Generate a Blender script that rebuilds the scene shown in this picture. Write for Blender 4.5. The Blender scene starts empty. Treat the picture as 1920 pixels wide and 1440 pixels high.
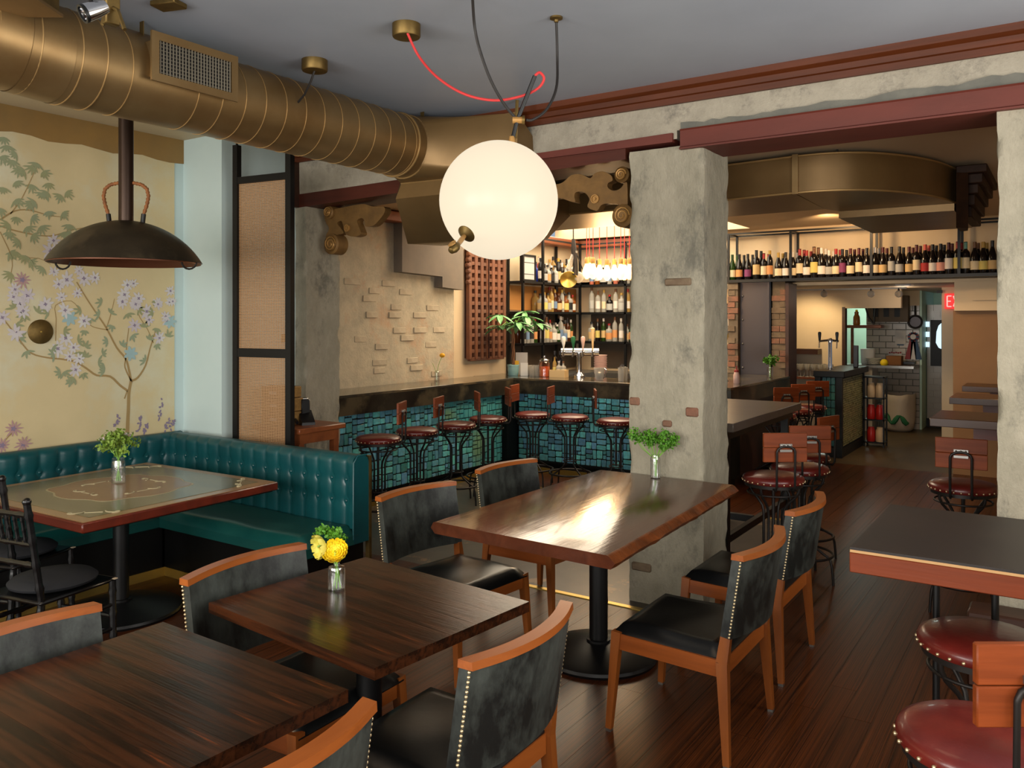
import bpy, bmesh, math, random
from mathutils import Vector, Matrix, noise
random.seed(7)
SC = bpy.context.scene
COL = SC.collection
PI = math.pi
# ------------------------------------------------------------------ camera, world, exposure
F, EYE, HOR, TH = 1550.0, 1.75, 600.0, math.radians(33.9)
cam = bpy.data.cameras.new('camera')
cam.sensor_width = 36.0
cam.lens = 36.0 * F / 1920.0
cam.shift_y = -(720.0 - HOR) / 1920.0
cam.clip_start = 0.05
camo = bpy.data.objects.new('camera', cam)
COL.objects.link(camo)
camo.location = (0, 0, EYE)
camo.rotation_euler = (PI / 2, 0, TH)
SC.camera = camo
SC.view_settings.view_transform = 'Standard'
SC.view_settings.look = 'None'
SC.view_settings.exposure = 0.0
SC.view_settings.gamma = 1.0
SC.view_settings.use_curve_mapping = False
SC.cycles.use_denoising = True
SC.cycles.max_bounces = 8
SC.cycles.transmission_bounces = 8
SC.cycles.transparent_max_bounces = 16
SC.cycles.caustics_reflective = False
SC.cycles.caustics_refractive = False
SC.cycles.sample_clamp_indirect = 4.0
W = bpy.data.worlds.new('world')
SC.world = W
W.use_nodes = True
W.node_tree.nodes['Background'].inputs[0].default_value = (0.55, 0.68, 0.85, 1)
W.node_tree.nodes['Background'].inputs[1].default_value = 0.6


def lamp(name, kind, loc, energy, color, size=None, sizey=None, target=None, spot=None, blend=0.6):
    l = bpy.data.lights.new(name, kind)
    l.energy = energy
    l.color = color
    if kind == 'AREA':
        l.shape = 'RECTANGLE'
        l.size = size
        l.size_y = sizey or size
    elif size is not None:
        l.shadow_soft_size = size
    if kind == 'SPOT':
        l.spot_size = math.radians(spot or 90)
        l.spot_blend = blend
    o = bpy.data.objects.new(name, l)
    COL.objects.link(o)
    o.location = loc
    if target is not None:
        d = Vector(target) - Vector(loc)
        o.rotation_euler = d.to_track_quat('-Z', 'Y').to_euler()
    return o


DAY = (1.0, 0.955, 0.88)
WARM = (1.0, 0.66, 0.34)
# daylight through the street windows in the front wall (behind the photographer)
lamp('window_daylight', 'AREA', (-3.9, -2.93, 1.75), 235, DAY, 2.9, 2.0, (-3.9, 5, 2.3))
lamp('window_daylight', 'AREA', (-0.6, -2.93, 1.75), 185, DAY, 2.6, 2.0, (-0.9, 5, 2.3))
lamp('window_daylight', 'AREA', (1.08, -0.75, 1.65), 70, DAY, 2.7, 2.0, (-4, 0.6, 1.7))
lamp('window_daylight', 'AREA', (1.08, 2.85, 1.85), 80, DAY, 2.5, 1.7, (-4, 3.6, 2.0))
# skylight over the bar
# warm ceiling lamps of the rooms, plus one added fill spot
lamp('bar_lamp', 'POINT', (-4.25, 8.25, 2.22), 42, WARM, 0.16)
lamp('ceiling_spot', 'SPOT', (-1.2, 8.6, 2.85), 55, WARM, 0.08, None, (-1.0, 9.4, 0.9), 110)
lamp('ceiling_spot', 'SPOT', (-2.2, 9.4, 2.85), 50, WARM, 0.08, None, (-2.2, 11.2, 2.2), 120)
lamp('ceiling_spot', 'SPOT', (-3.2, 12.6, 2.15), 45, (1.0, 0.75, 0.42), 0.06, None, (-3.4, 13.4, 0.9), 120)
lamp('kitchen_lamp', 'POINT', (-3.0, 15.2, 2.0), 22, (0.8, 1.0, 0.92), 0.2)
lamp('ceiling_spot', 'SPOT', (-1.75, 11.9, 2.15), 28, (1.0, 0.78, 0.5), 0.08, None, (-1.8, 12.2, 0), 100)
lamp('niche_lamp', 'POINT', (-3.95, 10.95, 2.1), 6, WARM, 0.05)
lamp('passage_lamp', 'POINT', (-1.95, 12.9, 2.1), 3.5, (1.0, 0.8, 0.6), 0.1)
lamp('ceiling_spot', 'SPOT', (-1.0, 2.9, 3.1), 14, (1.0, 0.72, 0.45), 0.4, None, (-1.0, 3.2, 0), 120)  # added warm fill for the dining floor, stands for no known fixture
lamp('ceiling_spot', 'SPOT', (-2.6, 0.6, 3.1), 60, (1.0, 0.68, 0.4), 0.15, None, (-3.0, 1.0, 0), 120)


# ------------------------------------------------------------------ sight lines used to set real positions
def ray(u, v):
    a = (u - 960.0) / F
    b = -(v - HOR) / F
    return Vector((-math.sin(TH) + a * math.cos(TH), math.cos(TH) + a * math.sin(TH), b))


def at_z(u, v, z):
    r = ray(u, v)
    return Vector((0, 0, EYE)) + r * ((z - EYE) / r.z)


def at_y(u, v, y):
    r = ray(u, v)
    return Vector((0, 0, EYE)) + r * (y / r.y)


def at_x(u, v, x):
    r = ray(u, v)
    return Vector((0, 0, EYE)) + r * (x / r.x)


def at_d(u, v, d):
    return Vector((0, 0, EYE)) + ray(u, v) * d


# ------------------------------------------------------------------ materials
def lin(c):
    out = []
    for x in c:
        x = x / 255.0
        out.append(x / 12.92 if x <= 0.04045 else ((x + 0.055) / 1.055) ** 2.4)
    return (out[0], out[1], out[2], 1.0)


def mat(name, c, r=0.5, m=0.0, c2=None, ns=6.0, st=(1, 1, 1), lo=0.35, hi=0.65, bump=0.0, bs=None, bst=None, coat=0.0,
        rnd=0.0, hue=0.0, trans=0.0, es=0.0, ec=None, r2=None, c3=None, ns3=1.5, lo3=0.5, hi3=0.62, spec=0.5, dist=0.0, ior=1.45, sheen=0.0, nr=0.6):
    mt = bpy.data.materials.new(name)
    mt.use_nodes = True
    nt = mt.node_tree
    N, L = nt.nodes, nt.links
    b = N['Principled BSDF']
    b.inputs['Roughness'].default_value = r
    b.inputs['Metallic'].default_value = m
    b.inputs['Base Color'].default_value = lin(c)
    b.inputs['Coat Weight'].default_value = coat
    b.inputs['Coat Roughness'].default_value = 0.08
    b.inputs['Transmission Weight'].default_value = trans
    b.inputs['Specular IOR Level'].default_value = spec
    b.inputs['IOR'].default_value = ior
    b.inputs['Sheen Weight'].default_value = sheen
    if es:
        b.inputs['Emission Color'].default_value = lin(ec or c)
        b.inputs['Emission Strength'].default_value = es
    tc = N.new('ShaderNodeTexCoord')

    def nz(scale, stretch, detail=8.0, rough=nr, d=0.0):
        mp = N.new('ShaderNodeMapping')
        mp.inputs['Scale'].default_value = stretch
        L.new(tc.outputs['Object'], mp.inputs['Vector'])
        n = N.new('ShaderNodeTexNoise')
        n.inputs['Scale'].default_value = scale
        n.inputs['Detail'].default_value = detail
        n.inputs['Roughness'].default_value = rough
        n.inputs['Distortion'].default_value = d
        L.new(mp.outputs['Vector'], n.inputs['Vector'])
        return n

    def ramp(src, a, z):
        rp = N.new('ShaderNodeMapRange')
        rp.inputs['From Min'].default_value = a
        rp.inputs['From Max'].default_value = z
        L.new(src, rp.inputs['Value'])
        return rp.outputs['Result']

    def mix(fac, A, B, blend='MIX'):
        mx = N.new('ShaderNodeMix')
        mx.data_type = 'RGBA'
        mx.blend_type = blend
        if isinstance(fac, float):
            mx.inputs[0].default_value = fac
        else:
            L.new(fac, mx.inputs[0])
        for s, v in ((6, A), (7, B)):
            if isinstance(v, tuple):
                mx.inputs[s].default_value = v
            else:
                L.new(v, mx.inputs[s])
        return mx.outputs[2]

    col = None
    if c2 is not None:
        n = nz(ns, st, d=dist)
        f = ramp(n.outputs['Fac'], lo, hi)
        col = mix(f, lin(c), lin(c2))
        if r2 is not None:
            rr = N.new('ShaderNodeMapRange')
            rr.inputs['To Min'].default_value = r
            rr.inputs['To Max'].default_value = r2
            L.new(f, rr.inputs['Value'])
            L.new(rr.outputs['Result'], b.inputs['Roughness'])
    if c3 is not None:
        n = nz(ns3, st, d=dist)
        col = mix(ramp(n.outputs['Fac'], lo3, hi3), col if col is not None else lin(c), lin(c3))
    if rnd or hue:
        oi = N.new('ShaderNodeObjectInfo')
        hs = N.new('ShaderNodeHueSaturation')
        if col is not None:
            L.new(col, hs.inputs['Color'])
        else:
            hs.inputs['Color'].default_value = lin(c)
        mr = N.new('ShaderNodeMapRange')
        mr.inputs['To Min'].default_value = 1 - rnd
        mr.inputs['To Max'].default_value = 1 + rnd
        L.new(oi.outputs['Random'], mr.inputs['Value'])
        L.new(mr.outputs['Result'], hs.inputs['Value'])
        if hue:
            m7 = N.new('ShaderNodeMath')
            m7.operation = 'MULTIPLY'
            m7.inputs[1].default_value = 7.31
            L.new(oi.outputs['Random'], m7.inputs[0])
            fr = N.new('ShaderNodeMath')
            fr.operation = 'FRACT'
            L.new(m7.outputs[0], fr.inputs[0])
            mh = N.new('ShaderNodeMapRange')
            mh.inputs['To Min'].default_value = 0.5 - hue
            mh.inputs['To Max'].default_value = 0.5 + hue
            L.new(fr.outputs[0], mh.inputs['Value'])
            L.new(mh.outputs['Result'], hs.inputs['Hue'])
        col = hs.outputs['Color']
    if col is not None:
        L.new(col, b.inputs['Base Color'])
        if es and ec is None:
            L.new(col, b.inputs['Emission Color'])
    if trans:
        b.inputs['Transmission Weight'].default_value = 0.0
        tr_ = N.new('ShaderNodeBsdfTransparent')
        tr_.inputs['Color'].default_value = lin(c) if trans < 0.9 else (0.97, 0.98, 0.98, 1)
        lw = N.new('ShaderNodeLayerWeight')
        lw.inputs['Blend'].default_value = 0.35
        mr_ = N.new('ShaderNodeMapRange')
        mr_.inputs['To Min'].default_value = 0.93 if trans > .9 else trans
        mr_.inputs['To Max'].default_value = trans * 0.35
        L.new(lw.outputs['Facing'], mr_.inputs['Value'])
        ms = N.new('ShaderNodeMixShader')
        L.new(mr_.outputs['Result'], ms.inputs[0])
        L.new(b.outputs[0], ms.inputs[1])
        L.new(tr_.outputs[0], ms.inputs[2])
        L.new(ms.outputs[0], N['Material Output'].inputs['Surface'])
        if trans > 0.9:
            gs = N.new('ShaderNodeBsdfGlossy')
            gs.inputs['Roughness'].default_value = 0.03
            L.new(gs.outputs[0], ms.inputs[1])
    if bump:
        n = nz(bs or ns * 4, bst or st, detail=5.0)
        bp = N.new('ShaderNodeBump')
        bp.inputs['Strength'].default_value = bump
        bp.inputs['Distance'].default_value = 0.01
        L.new(n.outputs['Fac'], bp.inputs['Height'])
        L.new(bp.outputs['Normal'], b.inputs['Normal'])
    return mt


def wood(name, c, c2, axis='X', r=0.4, coat=0.0, rnd=0.0, ns=9.0, c3=None, bump=0.05, lo=0.35, hi=0.65, rings=0.35, spec=0.5):
    st = {'X': (0.12, 1.6, 1.6), 'Y': (1.6, 0.12, 1.6), 'Z': (1.6, 1.6, 0.12)}[axis]
    return mat(name, c, r=r, c2=c2, ns=ns, st=st, bump=bump, bs=ns * 5, coat=coat, rnd=rnd, c3=c3, ns3=ns * 1.7, dist=rings, lo=lo, hi=hi, lo3=0.58, hi3=0.7, spec=spec)


Mt = {}
Mt['ceiling'] = mat('ceiling_paint', (166, 173, 184), r=0.4, c2=(158, 165, 176), ns=1.2, spec=0.4)
Mt['ceiling_cream'] = mat('cream_ceiling_paint', (196, 178, 146), r=0.6, c2=(186, 168, 138), ns=1.2)
Mt['bar_ceiling'] = mat('bar_ceiling_paint', (205, 180, 148), r=0.6)
Mt['cream'] = mat('cream_plaster', (222, 200, 168), r=0.7, c2=(214, 190, 154), ns=1.3, bump=0.06, bs=14)
Mt['white_wall'] = mat('white_plaster', (190, 207, 206), r=0.6, c2=(184, 203, 202), ns=1.5)
Mt['tan'] = mat('tan_panel', (146, 110, 72), r=0.6, c2=(136, 100, 66), ns=1.2)
Mt['mural'] = mat('mural_plaster', (208, 190, 148), r=0.65, c2=(192, 176, 134), ns=1.1, c3=(206, 206, 184), ns3=1.1, lo3=0.5, hi3=0.68, bump=0.05, bs=20)
Mt['ochre'] = mat('ochre_plaster', (150, 116, 62), r=0.7, c2=(130, 104, 62), ns=2)
Mt['concrete'] = mat('old_concrete', (140, 134, 116), r=0.85, c2=(164, 156, 137), ns=2.6, st=(1, 1, 0.6), lo=0.38, hi=0.62, c3=(112, 108, 96), ns3=3.6, lo3=0.53, hi3=0.66, bump=1.0, bs=12, nr=0.78)
Mt['concrete_l'] = mat('pale_concrete', (150, 142, 126), r=0.85, c2=(176, 167, 149), ns=3.0, c3=(118, 112, 102), ns3=3.4, lo3=0.54, hi3=0.68, bump=0.9, bs=12, nr=0.78)
Mt['mortar'] = mat('grey_mortar', (98, 97, 90), r=0.85, c2=(116, 114, 104), ns=6, bump=0.4, bs=24)
Mt['plaster_old'] = mat('worn_plaster', (200, 186, 160), r=0.85, c2=(168, 158, 138), ns=3.4, c3=(192, 154, 122), ns3=1.6, lo3=0.52, hi3=0.7, bump=1.0, bs=10, nr=0.76)
Mt['plaster_grey'] = mat('grey_plaster', (128, 114, 100), r=0.8, c2=(112, 102, 92), ns=2.2, bump=0.12, bs=18)
Mt['brick_pale'] = mat('pale_brick', (198, 184, 160), r=0.85, c2=(178, 162, 138), ns=7, rnd=0.08, bump=0.4, bs=24)
Mt['brick_red'] = mat('red_brick', (142, 92, 66), r=0.85, c2=(112, 74, 56), ns=7, rnd=0.2, bump=0.4, bs=24)
Mt['beam_wood'] = wood('red_brown_beam_wood', (92, 42, 28), (58, 27, 18), 'X', r=0.5, ns=4, spec=.3)
Mt['hood_wood'] = wood('dark_hood_wood', (50, 30, 17), (34, 20, 12), 'Y', r=0.6, ns=5, spec=.2)
Mt['pier_red'] = mat('worn_red_brick', (136, 92, 72), r=0.85, c2=(112, 84, 66), ns=12, rnd=0.15, bump=0.5, bs=24)
Mt['pier_brown'] = mat('worn_brown_brick', (122, 104, 82), r=0.85, c2=(102, 84, 66), ns=12, rnd=0.15, bump=0.5, bs=24)
Mt['pier_core'] = mat('pier_mortar', (112, 96, 76), r=0.85, c2=(92, 80, 66), ns=9, bump=0.6, bs=20)
Mt['tile_dark'] = mat('deep_teal_tile', (44, 92, 92), r=0.2, c2=(30, 72, 76), ns=2, rnd=0.3, hue=0.04, coat=0.3)
Mt['red_steel'] = mat('red_oxide_steel', (104, 45, 33), r=0.6, c2=(86, 37, 27), ns=3, st=(0.3, 1, 1), bump=0.1, bs=20)
Mt['wood_trim'] = wood('stained_trim_wood', (98, 45, 15), (66, 29, 9), 'X', r=0.5, ns=5, spec=.3)
Mt['wood_trim_y'] = wood('stained_trim_wood', (150, 84, 50), (118, 62, 34), 'Y', r=0.4, ns=5)
Mt['wood_dark_x'] = wood('dark_beam_wood', (66, 36, 22), (46, 26, 16), 'X', r=0.45, ns=5)
Mt['floor'] = wood('dark_oak_floor', (92, 46, 18), (32, 15, 7), 'Y', r=0.32, ns=7, rnd=0.14, lo=.4, hi=.6, c3=(24, 12, 6), bump=0.05, rings=3.0, coat=0.0, spec=.3)
Mt['floor_back'] = mat('worn_back_floor', (88, 72, 46), r=0.4, c2=(56, 44, 28), ns=1.5, st=(1, 0.4, 1))
Mt['floor_bar'] = mat('painted_bar_floor', (86, 76, 66), r=0.33, c2=(66, 58, 52), ns=2.4, c3=(150, 118, 82), ns3=4.2, lo3=0.6, hi3=0.66)
Mt['brass'] = mat('brass_strip', (190, 160, 84), r=0.35, m=0.85)
Mt['brass_dull'] = mat('aged_brass', (128, 104, 58), r=0.45, m=0.8, c2=(96, 78, 44), ns=9)
Mt['gold_duct'] = mat('bronze_duct_paint', (152, 126, 86), r=0.38, m=0.72, c2=(134, 104, 64), ns=2)
Mt['gold_duct2'] = mat('bronze_sheet_metal', (132, 104, 66), r=0.4, m=0.5, c2=(118, 92, 56), ns=2)
Mt['seam'] = mat('bronze_duct_seam', (176, 142, 92), r=0.4, m=0.55)
Mt['corbel'] = mat('bronze_corbel', (138, 102, 54), r=0.6, m=0.25, c2=(112, 82, 44), ns=7, bump=0.25, bs=30)
Mt['corbel_gold'] = mat('gilded_rosette', (176, 132, 74), r=0.45, m=0.4)
Mt['black_metal'] = mat('black_painted_steel', (14, 14, 15), r=0.42, m=0.2)
Mt['iron'] = mat('wrought_iron', (46, 42, 40), r=0.45, m=0.6)
Mt['steel_grey'] = mat('grey_steel', (72, 66, 68), r=0.4, m=0.5)
Mt['steel_blue'] = mat('blue_black_steel', (52, 58, 70), r=0.42, m=0.35)
Mt['chrome'] = mat('chrome', (205, 205, 208), r=0.15, m=1.0)
Mt['teal'] = mat('teal_leather', (12, 76, 80), r=0.36, c2=(8, 60, 66), ns=2.4, bump=0.06, bs=40, coat=0.12)
Mt['teal_seat'] = mat('worn_teal_leather', (14, 72, 68), r=0.4, c2=(34, 92, 84), ns=3, st=(0.6, 2, 1), lo=0.52, hi=0.75, bump=0.06, bs=40, coat=0.1)
Mt['black_board'] = mat('black_board', (8, 8, 8), r=0.45, spec=.3)
Mt['leather'] = mat('black_leather', (19, 21, 20), r=0.45, c2=(80, 86, 81), ns=5.5, st=(1, 1, .6), lo=0.42, hi=0.8, nr=.7, bump=0.05, bs=60, r2=0.55)  # lighter mottle puts a grey-green sheen into the leather colour
Mt['leather_seat'] = mat('black_seat_leather', (12, 13, 14), r=0.3, c2=(26, 28, 29), ns=3.2, lo=0.45, hi=0.8, bump=0.06, bs=14)
Mt['chair_wood'] = wood('cherry_chair_wood', (138, 76, 29), (106, 54, 18), 'Z', r=0.35, ns=7, coat=0.1)
Mt['chair_wood_x'] = wood('cherry_chair_wood', (140, 72, 26), (108, 52, 16), 'X', r=0.35, ns=7, coat=0.1)
Mt['chair_wood_y'] = wood('cherry_chair_wood', (154, 84, 34), (122, 61, 22), 'Y', r=0.32, ns=7, coat=0.1)
Mt['nail'] = mat('nail_head_metal', (210, 190, 150), r=0.3, m=0.8)
Mt['red_leather'] = mat('oxblood_leather', (88, 24, 20), r=0.32, c2=(112, 37, 29), ns=5, lo=0.45, hi=0.7, bump=0.08, bs=60, coat=0.15)
Mt['stool_wood'] = wood('stool_back_wood', (134, 62, 26), (100, 44, 17), 'Y', r=0.45, ns=9, rnd=0.12, spec=.25)
Mt['table_wood'] = mat('dark_table_wood', (62, 32, 16), r=0.2, c2=(26, 14, 8), ns=20, st=(.1, 1.6, 1.6), lo=.38, hi=.62, bump=0.06, bs=60, rnd=0.16, c3=(112, 55, 22), ns3=14, dist=.4, lo3=0.64, hi3=0.76, spec=.35)
Mt['live_top'] = wood('lacquered_walnut', (82, 42, 26), (66, 33, 20), 'Y', r=0.15, ns=6, coat=0.25, rings=1.0, bump=0.1)
Mt['live_edge'] = mat('live_edge_bark', (112, 58, 25), r=0.32, c2=(68, 34, 16), ns=9, bump=0.6, bs=14)
Mt['slate'] = mat('dark_laminate', (40, 33, 30), r=0.42, c2=(34, 29, 27), ns=3, spec=.4)
Mt['apron'] = wood('mahogany_edge', (118, 53, 26), (92, 40, 19), 'X', r=0.45, ns=8, spec=.25)
Mt['pale_ply'] = mat('pale_ply_edge', (176, 136, 88), r=0.5)
Mt['green_top'] = mat('painted_green_tabletop', (108, 102, 74), r=0.25, c2=(82, 80, 60), ns=3.5, st=(0.6, 2, 1), coat=0.2)
Mt['tan_border'] = mat('tan_painted_border', (146, 112, 76), r=0.3, coat=0.3)
Mt['medallion'] = mat('brown_painted_medallion', (128, 84, 50), r=0.3, c2=(112, 72, 42), ns=4, coat=0.3)
Mt['cream_paint'] = mat('cream_scroll_paint', (172, 162, 130), r=0.4)
Mt['red_edge'] = wood('mahogany_table_edge', (98, 34, 18), (74, 25, 13), 'X', r=0.35, ns=7, coat=0.1)
Mt['grey_edge'] = mat('grey_blue_table_top', (88, 80, 74), r=0.3, c2=(78, 70, 64), ns=2, st=(0.5, 2, 1))
Mt['brown_top'] = mat('brown_table_top', (84, 56, 40), r=0.32, c2=(74, 50, 38), ns=3)
Mt['counter'] = mat('patinated_bar_top', (84, 78, 66), r=0.16, c2=(62, 58, 50), ns=1.6, m=0.35, c3=(112, 98, 74), ns3=2.2, coat=0.3)
Mt['counter_edge'] = mat('patinated_bar_edge', (58, 52, 42), r=0.28, c2=(30, 28, 24), ns=2.6, m=0.35, c3=(92, 82, 62), ns3=2.8)
Mt['tile'] = mat('teal_glazed_tile', (106, 180, 192), r=0.25, c2=(74, 146, 170), ns=1.3, rnd=0.4, hue=0.045, coat=0.2, bump=0.1, bs=6, c3=(120, 160, 138), ns3=1.1)
Mt['grout'] = mat('dark_grout', (16, 18, 18), r=0.8)
Mt['gold_tile'] = mat('khaki_mosaic', (160, 150, 98), r=0.35, c2=(104, 100, 64), ns=30)
Mt['door_wood'] = mat('carved_teak', (104, 64, 46), r=0.7, c2=(126, 78, 50), ns=3, rnd=0.14, bump=0.35, bs=30, c3=(96, 66, 54), ns3=2.3)
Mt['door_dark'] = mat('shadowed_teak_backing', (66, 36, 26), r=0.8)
Mt['globe'] = mat('opal_glass_lit', (110, 102, 86), r=0.3, es=0.85, ec=(255, 238, 209), spec=0.2)
Mt['bulb'] = mat('lit_bulb_glass', (255, 220, 160), r=0.2, es=5.0, ec=(255, 190, 108))
Mt['red_cord'] = mat('red_cloth_cord', (206, 52, 52), r=0.6)
Mt['black_cord'] = mat('black_cord', (36, 32, 30), r=0.5)
Mt['wok'] = mat('seasoned_iron', (66, 58, 46), r=0.4, m=0.5, c2=(46, 41, 34), ns=4, c3=(84, 74, 58), ns3=3)
Mt['wok_in'] = mat('copper_wok_inside', (96, 56, 36), r=0.45, m=0.5)
Mt['pipe'] = mat('dark_bronze_pipe', (62, 48, 40), r=0.3, m=0.7)
Mt['rope'] = mat('waxed_rope', (146, 90, 44), r=0.7, c2=(112, 66, 32), ns=20, bump=0.3)
Mt['mesh'] = mat('woven_tan_screen', (172, 134, 96), r=0.6)
Mt['glass'] = mat('clear_glass', (244, 250, 250), r=0.02, trans=1.0, ior=1.2)
Mt['water_glass'] = mat('misty_glass', (226, 222, 214), r=0.12, trans=0.75, ior=1.2)
Mt['parsley'] = mat('parsley_green', (92, 146, 34), r=0.55, rnd=0.2, c2=(62, 118, 22), ns=30)
Mt['leaf_pale'] = mat('pale_herb_green', (136, 160, 66), r=0.55, c2=(98, 134, 42), ns=30)
Mt['stem'] = mat('green_stem', (126, 172, 74), r=0.5)
Mt['yellow'] = mat('yellow_petal', (244, 216, 34), r=0.55, c2=(236, 198, 20), ns=20)
Mt['pale_yellow'] = mat('pale_yellow_petal', (228, 216, 108), r=0.55, c2=(208, 196, 74), ns=20)
Mt['plant_leaf'] = mat('glossy_plant_leaf', (126, 176, 120), r=0.4, c2=(86, 142, 80), ns=7)
Mt['trunk'] = mat('plant_trunk', (122, 84, 58), r=0.8)
Mt['pot'] = mat('pale_blue_pot', (136, 176, 178), r=0.4)
Mt['white_tile'] = mat('white_wall_tile', (176, 166, 154), r=0.25, rnd=0.05)
Mt['white'] = mat('white_enamel', (228, 226, 220), r=0.4)
Mt['paper'] = mat('white_paper', (186, 182, 178), r=0.7)
Mt['bag'] = mat('white_plastic_bag', (176, 164, 150), r=0.45, bump=0.5, bs=8)
Mt['green_print'] = mat('green_print', (30, 96, 60), r=0.5)
Mt['card'] = mat('cardboard', (128, 84, 46), r=0.8)
Mt['exit'] = mat('red_exit_face', (228, 40, 40), r=0.4, es=0.85, ec=(236, 48, 44))
Mt['exit_t'] = mat('exit_letter_glow', (255, 190, 180), r=0.4, es=1.0, ec=(255, 176, 168))
Mt['kitchen'] = mat('mint_kitchen_wall', (196, 226, 206), r=0.5)
Mt['skylight'] = mat('sky_panel', (200, 196, 188), r=0.5, es=7.0, ec=(255, 238, 208))
Mt['window_glow'] = mat('bright_outside', (200, 225, 240), r=0.5, es=1.4, ec=(190, 218, 235))
Mt['desk'] = wood('desk_wood', (128, 70, 36), (104, 54, 28), 'X', r=0.4, ns=6)
Mt['wicker'] = mat('wicker_box', (150, 112, 58), r=0.8, c2=(122, 90, 44), ns=40)
Mt['black_plastic'] = mat('black_plastic', (18, 18, 20), r=0.35)
Mt['mural_branch'] = mat('mural_branch_paint', (156, 130, 84), r=0.7)
Mt['mural_leaf'] = mat('mural_leaf_paint', (146, 146, 104), r=0.7, c2=(138, 152, 128), ns=2)
Mt['mural_flower'] = mat('mural_lilac_paint', (188, 178, 184), r=0.7, c2=(206, 204, 200), ns=3)
Mt['mural_blue'] = mat('mural_blue_paint', (152, 178, 180), r=0.7)
Mt['mural_dark'] = mat('mural_violet_paint', (132, 118, 140), r=0.7)
Mt['mural_plum'] = mat('mural_plum_paint', (172, 138, 136), r=0.7)
Mt['chiavari'] = mat('black_lacquer', (14, 14, 15), r=0.25)
Mt['cushion'] = mat('black_cushion_cloth', (24, 26, 31), r=0.8)
Mt['worn_edge'] = mat('worn_cream_paint', (196, 178, 150), r=0.7)
Mt['pale_wood'] = mat('pale_crate_wood', (206, 176, 128), r=0.6)
Mt['orange_liquid'] = mat('orange_infusion', (236, 92, 24), r=0.15)
Mt['silver'] = mat('brushed_steel', (150, 148, 144), r=0.3, m=0.9)
Mt['mirror'] = mat('dark_shelf_backing', (92, 78, 64), r=0.45, c2=(70, 60, 52), ns=2)
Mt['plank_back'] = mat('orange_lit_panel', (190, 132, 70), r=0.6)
Mt['pink'] = mat('pink_bottle', (206, 172, 162), r=0.35)
Mt['ribbon_red'] = mat('red_ribbon', (128, 26, 28), r=0.5)
Mt['ribbon_blue'] = mat('blue_ribbon', (26, 62, 96), r=0.5)
Mt['ribbon_white'] = mat('white_ribbon', (206, 200, 196), r=0.5)
Mt['grille_in'] = mat('duct_interior', (26, 24, 22), r=0.8)
Mt['grille'] = mat('metal_grille', (140, 132, 116), r=0.4, m=0.6)

# ------------------------------------------------------------------ mesh building


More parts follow.
